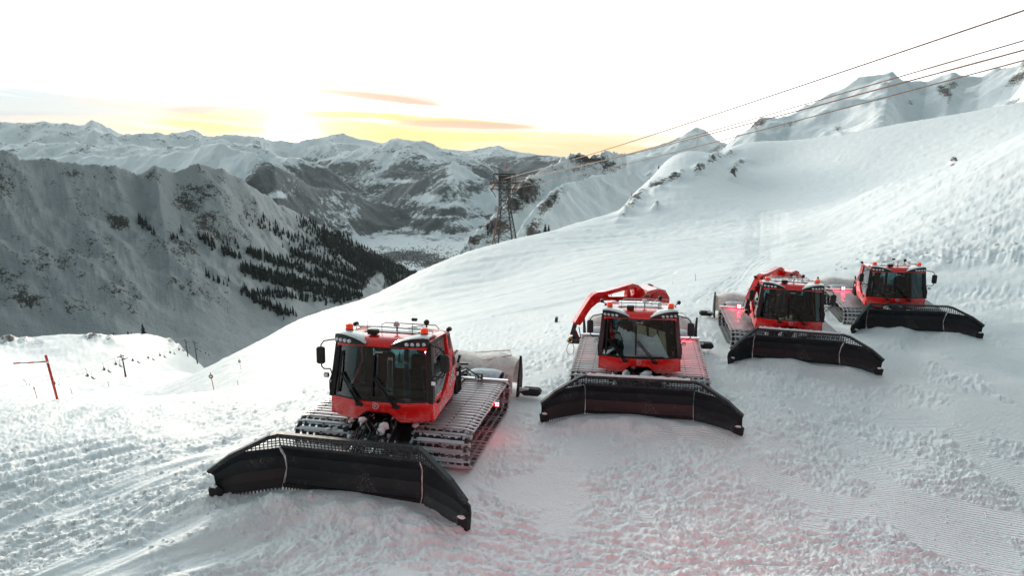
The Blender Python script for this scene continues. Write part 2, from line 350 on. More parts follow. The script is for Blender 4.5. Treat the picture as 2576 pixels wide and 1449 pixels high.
    strip=sst(px,2300,2400)*np.exp(-((py-735)/16.0)**2)*fadeN+sst(px,2300,2400)*np.exp(-((py-735)/16.0)**2)*.5
    dz+=strip*billow(x*2,y*2,4)*.07
    # drifts on the left edge of the plateau
    le=(1-sst(px,420,640))*np.exp(-((py-1050)/45.0)**2)
    dz+=le*(fbm(x*.5+.2*y,y*.18,3)*.20)
    groom=(1-churn)*sst(px,1250,1700)*(1-sst(r,22,34))*(1-under)
    # piste lane going up the slope
    lane=np.exp(-((px-(1928+(600-py)*.1))/44.0)**4)*(1-sst(py,628,660))*sst(py,528,536)
    dz-=lane*(.30+.05*fbm(px*.12,py*.004,3))*np.clip(r/110,.4,1.6)
    return dz,np.clip(groom,0,1)
amin,amax=-1.32,1.32; nc=980
A=np.linspace(amin,amax,nc)
Y1=1/np.linspace(1/4.8,1/42,400); Y2=np.exp(np.linspace(math.log(42.4),math.log(790),205)); YY=np.concatenate([Y1,Y2])
# coarse solve of the smooth surface, then bicubic-ish upsample by evaluating at a reduced column count
Ac=np.linspace(amin,amax,246); AG,LG=np.meshgrid(Ac,np.log(YY)); Qc=near_q(AG,LG)
Q=np.stack([np.interp(A,Ac,row) for row in Qc])
AG,YG=np.meshgrid(A,YY); XG=AG*YG; ZG=CZ+Q*YG
dz,groom=near_relief(XG,YG,ZG); ZG=ZG+dz
pxn,pyn=project(XG,YG,ZG)
def blobs(px,py,bl):
    s=np.zeros_like(px)
    for b in bl:
        x,y,rx,ry,k=b[:5]; an=R_(b[5]) if len(b)>5 else 0
        dx=px-x; dy=py-y; u=dx*math.cos(an)+dy*math.sin(an); v=-dx*math.sin(an)+dy*math.cos(an)
        s=np.maximum(s,k*np.exp(-((u/rx)**2+(v/ry)**2)))
    return s
rockn=blobs(pxn,pyn,[(1600,508,45,14,1.0,-48),(1650,470,38,14,.9,-25),(1700,450,40,12,.8,-25),(1650,522,12,10,1.0),(1760,428,30,12,.85,-25),
    (1795,402,35,14,.9,-35),(1830,392,30,10,.9,-30),(1846,438,16,12,1.1,-60),(1862,415,26,10,.9,-20),(2396,414,12,4,1.0,-15),(2110,330,14,7,1.0),(1570,538,22,10,.7,-40)])*(YG>150)
rockn=np.maximum(rockn,blobs(pxn,pyn,[(2396,414,12,4,1.0,-15)]))
rockn=np.maximum(rockn,blobs(pxn,pyn,[(20,858,34,14,1.1),(75,862,40,9,.9),(235,852,34,7,1.0),(280,856,20,6,.9),(428,862,14,8,.9),(455,874,12,7,.8)])*(YG>320))
ZG=ZG+rockn*(YG>150)*np.maximum(0,ridged(XG*.06,YG*.06,4))*3.0
grid_mesh('snow_ground',XG,YG,ZG,M['snow'],{'groom':groom,'rock':rockn}).__setitem__('kind','structure')
def ground(x,y):
    x=np.atleast_1d(np.asarray(x,float)); y=np.atleast_1d(np.asarray(y,float)); z=CZ+near_q(x/y,np.log(y))*y
    return z+near_relief(x,y,z)[0]
def gpix(px,py,Yd):
    x,y,z=P3(px,py,Yd); return float(x),float(y),float(ground(float(x),float(y))[0])

# ---------------------------------------------------------------- mountains as ridges with real distance
def crest_arrays(L):
    L=np.array(L,float); x,y,z=P3(L[:,0],L[:,1],L[:,2]); a=x/y; o=np.argsort(a); return a[o],y[o],z[o]
def ridge_h(Ag,Yg,L,sf,sb,pf=1.0,pb=1.0,edge=.03,warp=0.0):
    a,yc,zc=crest_arrays(L); Yc=np.interp(Ag,a,yc); Zc=np.interp(Ag,a,zc)
    Yc=Yc+warp*fbm(Ag*Yg/(warp*2.6+1),Yg/(warp*2.6+1),4); d=Yg-Yc; out=np.maximum(a[0]-Ag,0)+np.maximum(Ag-a[-1],0)
    h=Zc-np.where(d<0,sf*np.abs(d)**pf,sb*np.abs(d)**pb)-out/edge*150
    return h,d
# left shaded mountain
LC=[(-1700,-60,1250),(-1200,90,1280),(-800,210,1300),(-500,270,1320),(-260,330,1350),(0,385,1450),(60,402,1480),(100,412,1500),(200,424,1550),(290,430,1600),(345,445,1650),(390,422,1650),(440,440,1700),(500,425,1750),(560,430,1800),(600,455,1850),(640,480,1900),(720,528,2100),(800,568,2300),(870,600,2450),(960,648,2700),(1050,690,3000),(1130,706,3200),(1400,720,3300)]
LF=[(-1700,940,560),(-1200,930,640),(-800,915,740),(-500,900,850),(-260,880,960),(0,862,1060),(300,862,1130),(500,845,1270),(740,806,1540),(860,765,1800),(950,738,2050),(1050,718,2500),(1150,716,3000),(1400,722,3200)]
A2=np.concatenate([np.linspace(float(P3(-1700,600,1)[0]),float(P3(-262,600,1)[0]),130)[:-1],np.linspace(float(P3(-260,600,1)[0]),float(P3(1330,600,1)[0]),520)]); Y2g=np.concatenate([np.linspace(480,690,12),np.linspace(700,3400,330),np.linspace(3420,4200,12)])
AG2,YG2=np.meshgrid(A2,Y2g)
a,yc,zc=crest_arrays(LC); Yc=np.interp(AG2,a,yc); Zc=np.interp(AG2,a,zc)
a,yf,zf=crest_arrays(LF); Yf=np.interp(AG2,a,yf); Zf=np.interp(AG2,a,zf)
t=(YG2-Yf)/(Yc-Yf); tcl=np.clip(t,0,1)
prof=.35*tcl**2+.65*tcl
H=Zf+(Zc-Zf)*prof; H=np.where(t<0,Zf+(YG2-Yf)*.08,H); H=np.where(t>1,Zc-(YG2-Yc)*.55,H)
X2=AG2*YG2
env=sst(t,0.02,.25)
rc=(X2*.30+YG2*.95)                              # ribs run down to the right
rib=ridged(rc/135.0+.35*perlin(X2/260,YG2/260),(X2*.95-YG2*.3)/520.0,5,.52)
relief=env*(rib*12*np.clip(1.15-.25*tcl,0,2)+fbm(X2/70,YG2/70,5,.55)*12+ridged(X2/45,YG2/80,3,.6)*3.5)
relief+=(1-env)*fbm(X2/160,YG2/160,4)*10
relief*=1-.85*sst(AG2,float(P3(900,700,1)[0]),float(P3(1060,700,1)[0]))
nearcrest=np.exp(-((t-1)/.10)**2)
H=H+relief*(1-.45*nearcrest)+nearcrest*ridged(X2/60,YG2/200,3,.6)*3
px2,py2=project(X2,YG2,H)
rk=blobs(px2,py2,[(480,500,70,55,.95),(520,560,60,50,.95),(470,620,60,40,.7),(560,600,70,40,.8),(300,560,34,30,1.0),(285,545,25,15,.9),(270,640,40,25,.5),(60,760,90,50,.95),(110,800,90,50,.85),(20,700,60,50,.8),
  (300,730,50,40,.7),(330,770,40,40,.8),(200,620,60,30,.45),(100,560,80,30,.4),(600,500,60,30,.6),(430,600,60,50,.6),(200,440,60,16,.6),(390,440,50,20,.7),(560,450,30,20,.6),(160,860,120,20,.7),(620,540,50,40,.7),(700,560,60,30,.6)])
rk=np.maximum(rk,.34+.22*fbm(X2/120,YG2/120,3))*env*(1-.7*sst(px2,760,950)); rk=rk+.25*np.clip(rib-.6,0,1)
M['snowL']=snow_mat('shade_darkened_snow',sal=.45,rsc=.034,bumps=((.05,5.0),(.25,1.2)),forest=True,fsc=.02,squash=.8,rockcol=((.028,.027,.026),(.085,.072,.055)))  # snow albedo lowered: the mountainside's shade is partly put into its colour
def polyline_dist(px,py,p,q):
    vx,vy=q[0]-p[0],q[1]-p[1]; L2=vx*vx+vy*vy; s=np.clip(((px-p[0])*vx+(py-p[1])*vy)/L2,0,1)
    return np.hypot(px-p[0]-s*vx,py-p[1]-s*vy)
dens=np.zeros_like(px2)
for p,q,wd,k in [((628,640),(915,728),9,.95),((612,682),(905,748),9,1.0),((640,700),(900,762),7,.9),((612,742),(750,812),7,.8),((650,742),(892,766),6,.6),((720,790),(780,815),6,.5),((660,650),(800,690),6,.7),((740,640),(920,706),10,1.),((760,556),(985,680),13,.55),((820,600),(980,690),26,1.4),((880,640),(1080,700),20,1.5),((760,560),(900,640),12,.7),((960,680),(1180,690),14,1.),
                 ((560,632),(600,652),6,.6),((350,560),(392,600),6,.5),((500,605),(540,622),5,.5),((985,712),(1040,688),8,.9),((520,700),(570,722),5,.35),((700,585),(860,650),16,.35),((440,600),(640,650),26,.05),((640,560),(760,620),20,.14)]:
    dens=np.maximum(dens,k*np.exp(-(polyline_dist(px2,py2,p,q)/wd)**2))
fo=np.clip(dens*1.1-.15,0,1)*.8+.9*sst(px2,850,930)*sst(py2,620,660)*(1-sst(py2,720,735))
# a groomed run stays open in the valley floor
run=np.exp(-(polyline_dist(px2,py2,(955,700),(925,740))/16.0)**4); fo*=1-run; dens*=1-run
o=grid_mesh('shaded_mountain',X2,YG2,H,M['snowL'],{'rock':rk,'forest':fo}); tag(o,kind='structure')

# right-hand ridges
RD=[(1180,700,400),(1250,640,430),(1300,590,470),(1345,520,530),(1390,481,590),(1450,455,650),(1513,438,710),(1560,436,750),(1635,443,800),(1697,429,850),(1740,412,880),(1790,395,900),(1850,376,930),(2000,350,960),(2200,345,960),(2850,330,960)]
RR=[(1085,705,780),(1120,674,800),(1150,642,820),(1180,612,850),(1215,592,860),(1240,562,880),(1270,530,900),(1290,498,920),(1320,462,950),(1370,434,1000),(1420,406,1040),(1455,394,1060),(1500,390,1080),(1545,386,1100),(1572,404,1110),(1600,434,1120),(1660,450,1130)]
RP=[(1480,410,1850),(1540,392,1900),(1600,378,1900),(1640,364,1900),(1700,340,1950),(1757,319,2000),(1790,337,2000),(1822,360,2000),(1880,380,2000)]
RQ=[(1760,415,1300),(1815,374,1350),(1850,345,1400),(1880,322,1430),(1905,305,1450),(1940,294,1480),(1990,288,1550),(2030,268,1600),(2080,240,1650),(2130,222,1700),(2180,200,1760),(2215,186,1800),(2243,178,1830),(2262,186,1850),(2290,206,1900),(2330,215,1950),(2365,200,1950),(2395,188,1950),(2430,196,1950),(2470,195,1900),(2500,180,1850),(2530,170,1800),(2560,162,1750),(2600,135,1700),(2850,60,1700)]
A3=np.linspace(float(P3(1060,500,1)[0]),float(P3(2860,500,1)[0]),470); Y3g=np.concatenate([np.linspace(380,1180,170),np.linspace(1185,2500,130)])
AG3,YG3=np.meshgrid(A3,Y3g); X3=AG3*YG3
hs=[]
for L,sf,sb,wp_ in ((RD,.42,.5,12),(RR,.85,.7,30),(RP,.26,.6,60),(RQ,.22,.6,90)):
    h,d=ridge_h(AG3,YG3,L,sf,sb,warp=wp_); hs.append(h)
hs[0]=hs[0]+fbm(X3/90,YG3/90,4)*4
hs[1]=hs[1]+ridged(X3/55+.3*perlin(X3/90,YG3/90),YG3/110,5,.6)*11-5
hs[2]=hs[2]+fbm(X3/200,YG3/200,4)*14+ridged(X3/130,YG3/300,3)*3
hs[3]=hs[3]+fbm(X3/260,YG3/260,4)*16+ridged(X3/150,YG3/150,4)*3-2
Hs=np.stack(hs); k=.12; H3=Hs.max(0)+np.log(np.exp(np.clip((Hs-Hs.max(0))*k,-40,0)).sum(0))/k*.6
which=Hs.argmax(0)
px3,py3=project(X3,YG3,H3)
rk3=blobs(px3,py3,[(1905,312,34,16,1.1,-25),(1990,312,40,12,.8,-15),(1935,300,30,8,.6),(1960,335,40,8,.5,-15),(2225,212,20,6,.9),(2240,184,12,4,.6),(2375,232,28,18,1.15,35),(2395,215,22,14,1.),(2385,255,10,14,.9),(2290,258,26,12,.7,-10),(2200,270,10,40,.35),(2212,300,10,30,.4),(2560,200,44,16,1.15,-32),(2590,160,40,26,1.1,-30),(2545,262,40,8,.9,-22),(2414,297,28,9,.8),(2050,292,20,8,.4),(2108,326,16,8,.9),
  (1840,352,36,12,.8,-35),(1800,378,36,12,.9,-35)])
cl=blobs(px3,py3,[(1325,485,50,40,1.25),(1480,405,60,22,1.2),(1530,420,50,24,.9),(1390,425,50,18,.7),(1450,430,40,18,.7),(1340,460,45,16,.9),(1290,520,34,26,1.2),(1250,575,45,26,1.2),(1190,605,40,20,1.2),(1140,660,40,22,1.2),(1165,640,30,16,.9),(1230,610,30,20,.8),(1490,450,50,20,.6)])*(which==1)*1.02
cd=blobs(px3,py3,[(1375,520,16,44,.95,40),(1395,500,16,40,.8,40),(1340,580,20,46,.9,35),(1355,600,16,50,.8,30),(1320,630,30,24,.95),(1420,490,26,10,.6,-25),(1300,640,30,14,1.),(1310,545,10,30,.5,35),(1680,440,44,10,.5,-15),(1560,400,20,20,.3)])*(which==0)*1.2
rk3=np.maximum(np.maximum(rk3,cl),cd)
H3=H3+np.clip(rk3,0,1)*ridged(X3/22,H3/14,3,.6)*4
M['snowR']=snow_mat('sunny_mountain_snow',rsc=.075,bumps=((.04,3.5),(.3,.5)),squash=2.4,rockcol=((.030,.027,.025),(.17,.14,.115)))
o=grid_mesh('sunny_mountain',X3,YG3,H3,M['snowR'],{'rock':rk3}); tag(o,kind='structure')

# far ranges and the valley floor
FA=[(-1100,320,17000),(-300,320,17000),(0,311,17000),(60,318,17000),(105,307,17000),(150,317,17000),(190,321,17000),(232,305,17000),(262,322,17000),(300,336,17000),(380,343,17000),(440,341,17500),(482,329,18000),(510,342,18000),(590,336,18000),(640,347,18000),(700,353,18500),(760,355,19000),(830,352,19000),(900,368,19000)]
FB=[(690,372,20000),(760,356,20000),(830,340,20000),(862,334,20000),(872,342,20000),(910,350,20000),(960,360,20000),(1040,372,20000)]
FC=[(700,440,13000),(780,420,13000),(850,392,13000),(900,378,13000),(950,364,13000),(1000,351,13000),(1030,356,13000),(1070,361,13000),(1120,382,13000),(1180,402,12500),(1260,430,12500)]
FD=[(1020,385,22000),(1100,374,22000),(1180,381,22000),(1215,374,22000),(1252,366,22000),(1290,381,22000),(1340,388,22000),(1400,397,22000),(1500,402,22000),(1700,410,22000),(3000,400,22000)]
FE=[(860,545,9500),(960,487,9500),(1050,442,9500),(1100,418,9500),(1140,403,9500),(1180,425,9500),(1230,455,9300),(1290,500,9000),(1400,560,9000)]
FF=[(1160,440,13500),(1230,417,13500),(1300,402,13500),(1345,393,13500),(1400,392,13500),(1470,402,13500),(1600,420,13500)]
FG=[(-1100,395,8200),(-300,395,8200),(100,392,8000),(250,400,7800),(340,398,7600),(440,392,7400),(520,372,7200),(570,369,7000),(610,380,6900),(645,392,6700),(690,424,6500),(760,456,7000),(850,483,7700),(950,512,8300),(1050,534,8600),(1150,552,8900),(1250,572,9100),(1330,600,9200)]
FH=[(-1100,370,11000),(-300,370,11000),(0,372,11000),(150,365,11000),(300,372,11000),(450,378,10500),(560,362,10500),(640,372,10500),(740,402,10000),(820,430,10000)]
FI=[(840,470,11500),(900,462,11500),(1000,452,11200),(1080,470,11000),(1180,480,11000),(1260,500,11000)]
A4=np.linspace(float(P3(-900,400,1)[0]),float(P3(2900,400,1)[0])*.62,700); Y4g=np.exp(np.linspace(math.log(3300),math.log(24000),330))
AG4,YG4=np.meshgrid(A4,Y4g); X4=AG4*YG4
floor=CZ-1150+fbm(X4/1500,YG4/1500,4)*22*sst(YG4,7200,9500)+120*sst(YG4,8000,14000)
hs=[floor]
specs=((FA,.42,.4,190),(FB,.36,.5,90),(FC,.30,.4,130),(FD,.25,.4,90),(FE,.42,.4,90),(FF,.25,.3,70),(FG,.50,.45,100),(FH,.33,.4,150),(FI,.22,.3,70))
for L,sf,sb,am in specs:
    h,d=ridge_h(AG4,YG4,L,sf,sb,edge=.02)
    nz=ridged(X4/1500+.4*perlin(X4/2200,YG4/2200),YG4/2100,6,.55)-.75
    nc_=np.exp(-(d/500.0)**2)
    hs.append(h+nz*am*(1-.55*nc_)+ridged(X4/380,YG4/380,4,.6)*am*.13)
Hs=np.stack(hs); H4=Hs.max(0); px4,py4=project(X4,YG4,H4); wh=Hs.argmax(0)
alt=H4-CZ
fo4=1-sst(alt,-450,-60)+.35*fbm(X4/900,YG4/900,3)
fo4=np.where(wh==7,fo4*.55+.75*sst(px4,600,680)+.25,fo4)
fo4=np.where((wh==5),np.maximum(fo4,.85),fo4); fo4=np.where(wh==6,np.maximum(fo4,.9),fo4)
fo4=np.where((wh==1)|(wh==2)|(wh==4),fo4*(.35+.5*(1-sst(alt,-420,-150))),fo4)
fo4=np.minimum(fo4,.96)*.93*(1-.8*blobs(px4,py4,[(1160,430,26,16,1.),(1080,500,40,8,.9),(1120,515,60,7,.7),(1230,500,30,22,1.),(1000,455,50,6,.7),(1190,560,60,10,.5),(1100,545,60,5,.6),(700,490,26,10,.9),(1140,430,20,26,.6)]))
ff=(1-sst(alt,-1140,-1085)); fo4=fo4*(1-ff*.85)
town=blobs(px4,py4,[(1030,645,110,20,1.1),(1060,628,80,7,.6),(1080,660,90,20,1.0)])*ff
fo4=np.maximum(fo4,ff*(.42+.25*fbm(X4/500,YG4/500,3))); fo4=np.maximum(fo4,town*.95)
rk4=np.where((wh==1)|(wh==2)|(wh==4)|(wh==3)|(wh==8),.42,.15)+.25*np.clip(nz,-.5,1); rk4=np.where(fo4>.6,0,rk4)
M['snowF']=snow_mat('distant_range_snow',rsc=.0022,forest=True,fsc=.0011,bumps=((.004,30.0),(.02,6.0)),squash=1.2,forestcol=((.007,.014,.016),(.022,.036,.038)),rockcol=((.05,.055,.06),(.12,.12,.12)))
o=grid_mesh('distant_mountain_range',X4,YG4,H4,M['snowF'],{'rock':rk4,'forest':np.clip(fo4,0,1)}); tag(o,kind='structure')
# closing sheet so no gap opens between the sheets
me=bpy.data.meshes.new('valley_floor'); s=26000
me.from_pydata([(-s,-3000,-1280),(s,-3000,-1280),(s,s,-1280),(-s,s,-1280)],[],[(0,1,2,3)]); me.materials.append(M['snowF'])
o=bpy.data.objects.new('valley_floor',me); C.objects.link(o); tag(o,kind='structure')
#OBJECTS
# ================================================================= object building helpers
from mathutils.geometry import tessellate_polygon
class MB:
    def __init__(s): s.v=[];s.f=[];s.m=[];s.mats=[];s.sm=[]
    def mi(s,m):
        if m not in s.mats:s.mats.append(m)
        return s.mats.index(m)
    def add(s,vs,fs,m,smooth=False):
        b=len(s.v); s.v+= [tuple(v) for v in vs]; k=s.mi(m)
        for f in fs: s.f.append(tuple(b+i for i in f)); s.m.append(k); s.sm.append(smooth)
        return s
    def hexa(s,p,m):                                   # 8 points: bottom ring then top ring
        return s.add(p,[(3,2,1,0),(4,5,6,7),(0,1,5,4),(1,2,6,5),(2,3,7,6),(3,0,4,7)],m)
    def box(s,c,d,m,rot=None,bev=0,taper=1.0):
        x,y,z=d[0]/2,d[1]/2,d[2]/2
        if bev:
            b=min(bev,x*.9,y*.9,z*.9); rings=[]
            for (zz,k) in ((-z,b),(-z+b,0),(z-b,0),(z,b)):
                xx,yy=x-k,y-k; tt=taper if zz>0 else 1.0; bb=b*.7 if k==0 else b*.2
                xx*=tt; yy*=tt
                rings.append([(-xx+bb,-yy,zz),(xx-bb,-yy,zz),(xx,-yy+bb,zz),(xx,yy-bb,zz),(xx-bb,yy,zz),(-xx+bb,yy,zz),(-xx,yy-bb,zz),(-xx,-yy+bb,zz)])
            vs=[v for r in rings for v in r]; fs=[tuple(range(7,-1,-1)),tuple(range(24,32))]
            for r in range(3):
                for i in range(8): j=(i+1)%8; fs.append((r*8+i,r*8+j,r*8+8+j,r*8+8+i))
        else:
            t=taper; vs=[(-x,-y,-z),(x,-y,-z),(x,y,-z),(-x,y,-z),(-x*t,-y*t,z),(x*t,-y*t,z),(x*t,y*t,z),(-x*t,y*t,z)]
            fs=[(3,2,1,0),(4,5,6,7),(0,1,5,4),(1,2,6,5),(2,3,7,6),(3,0,4,7)]
        Rm=Euler(rot).to_matrix() if rot else None
        vs=[(Rm@Vector(v) if Rm else Vector(v))+Vector(c) for v in vs]
        return s.add(vs,fs,m)
    def tube(s,pts,r,m,n=8,cap=True):
        pts=[Vector(p) for p in pts]; rs=r if isinstance(r,(list,tuple)) else [r]*len(pts); vs=[];fs=[]
        up=None
        for i,p in enumerate(pts):
            t=(pts[min(i+1,len(pts)-1)]-pts[max(i-1,0)]).normalized()
            if up is None: up=Vector((0,0,1)) if abs(t.z)<.9 else Vector((1,0,0))
            a=t.cross(up).normalized(); b=a.cross(t).normalized(); up=b
            for k in range(n):
                q=2*math.pi*k/n; vs.append(p+a*math.cos(q)*rs[i]+b*math.sin(q)*rs[i])
        for i in range(len(pts)-1):
            for k in range(n):
                j=(k+1)%n; fs.append((i*n+k,i*n+j,i*n+n+j,i*n+n+k))
        if cap: fs.append(tuple(range(n-1,-1,-1))); fs.append(tuple(range((len(pts)-1)*n,len(pts)*n)))
        return s.add(vs,fs,m,True)
    def bar(s,p,q,w,h,m):
        p=Vector(p);q=Vector(q);t=(q-p).normalized(); up=Vector((0,0,1)) if abs(t.z)<.95 else Vector((0,1,0))
        a=t.cross(up).normalized()*w/2; b=a.cross(t).normalized()*h/2
        return s.hexa([p-a-b,p+a-b,p+a+b,p-a+b,q-a-b,q+a-b,q+a+b,q-a+b],m)
    def prism(s,outer,m,fn,holes=(),smooth=False):      # fn(u,v,side) -> 3D; side 0/1
        loops=[list(outer)]+[list(h) for h in holes]; flat=[p for l in loops for p in l]
        tri=tessellate_polygon([[Vector((p[0],p[1],0)) for p in l] for l in loops]); n=len(flat)
        vs=[fn(p[0],p[1],0) for p in flat]+[fn(p[0],p[1],1) for p in flat]; fs=[]
        for t in tri: fs.append(tuple(t)); fs.append(tuple(n+i for i in reversed(t)))
        b=0
        for l in loops:
            for i in range(len(l)): j=(i+1)%len(l); fs.append((b+i,b+j,n+b+j,n+b+i))
            b+=len(l)
        return s.add(vs,fs,m,smooth)
    def sheet(s,grid,m,smooth=True):                    # grid[r][c] of points
        nr=len(grid);nc=len(grid[0]); vs=[p for r in grid for p in r]
        return s.add(vs,[(r*nc+c,r*nc+c+1,r*nc+nc+c+1,r*nc+nc+c) for r in range(nr-1) for c in range(nc-1)],m,smooth)
    def slab(s,grid,off,m,smooth=True):                 # sheet with thickness; off = vector or fn(p)
        g2=[[Vector(p)+(Vector(off) if not callable(off) else off(p)) for p in r] for r in grid]
        s.sheet(grid,m,smooth); s.sheet([list(reversed(r)) for r in g2],m,smooth)
        nr=len(grid);nc=len(grid[0])
        for r in (0,nr-1): s.sheet([grid[r],g2[r]],m,False)
        for c in (0,nc-1): s.sheet([[grid[r][c] for r in range(nr)],[g2[r][c] for r in range(nr)]],m,False)
        return s
    def ell(s,c,r,m,nu=12,nv=8,noise=0):
        vs=[];fs=[]
        for i in range(nv+1):
            a=math.pi*i/nv
            for j in range(nu):
                b=2*math.pi*j/nu; k=1+noise*random.uniform(-1,1) if 0<i<nv else 1
                vs.append((c[0]+r[0]*math.sin(a)*math.cos(b)*k,c[1]+r[1]*math.sin(a)*math.sin(b)*k,c[2]+r[2]*math.cos(a)*k))
        for i in range(nv):
            for j in range(nu): q=(j+1)%nu; fs.append((i*nu+j,i*nu+q,i*nu+nu+q,i*nu+nu+j))
        return s.add(vs,fs,m,True)
    def mesh(s,name):
        me=bpy.data.meshes.new(name); me.from_pydata(s.v,[],s.f)
        for m in s.mats: me.materials.append(m)
        me.polygons.foreach_set('material_index',s.m); me.polygons.foreach_set('use_smooth',s.sm); me.validate(); me.update()
        bm=bmesh.new(); bm.from_mesh(me); bmesh.ops.recalc_face_normals(bm,faces=bm.faces); bm.to_mesh(me); bm.free()
        return me
    def obj(s,name,parent=None): return link(name,s.mesh(name),parent)
import bmesh
def link(name,me,parent=None,loc=None,rot=None):
    o=bpy.data.objects.new(name,me); C.objects.link(o); o.parent=parent
    if loc is not None:o.location=loc
    if rot is not None:o.rotation_euler=rot
    return o
def empty(name,loc=(0,0,0),rot=(0,0,0),parent=None):
    o=bpy.data.objects.new(name,None); C.objects.link(o); o.location=loc; o.rotation_euler=rot; o.parent=parent; o.empty_display_size=.3; return o
KIDS={}
def copy_tree(o,parent=None):
    c=o.copy(); C.objects.link(c)
    if parent: c.parent=parent
    for ch in list(o.children): copy_tree(ch,c)
    return c
def text_mesh(body,size,m,ext=.004,shear=0,name='lettering'):
    cu=bpy.data.curves.new('txt','FONT'); cu.body=body; cu.size=size; cu.extrude=ext; cu.shear=shear; cu.align_x='CENTER'; cu.align_y='CENTER'; cu.resolution_u=2
    t=bpy.data.objects.new('txt',cu); C.objects.link(t); dg=bpy.context.evaluated_depsgraph_get()
    me=bpy.data.meshes.new_from_object(t.evaluated_get(dg)); me.name=name; bpy.data.objects.remove(t); me.materials.clear(); me.materials.append(m); return me
def frame(o,origin,xax,yax):                            # place a text/flat mesh with its x and y axes along given vectors
    x=Vector(xax).normalized(); y=Vector(yax); y=(y-x*y.dot(x)).normalized(); z=x.cross(y)
    m=Matrix((x,y,z)).transposed().to_4x4(); m.translation=Vector(origin); o.matrix_local=m

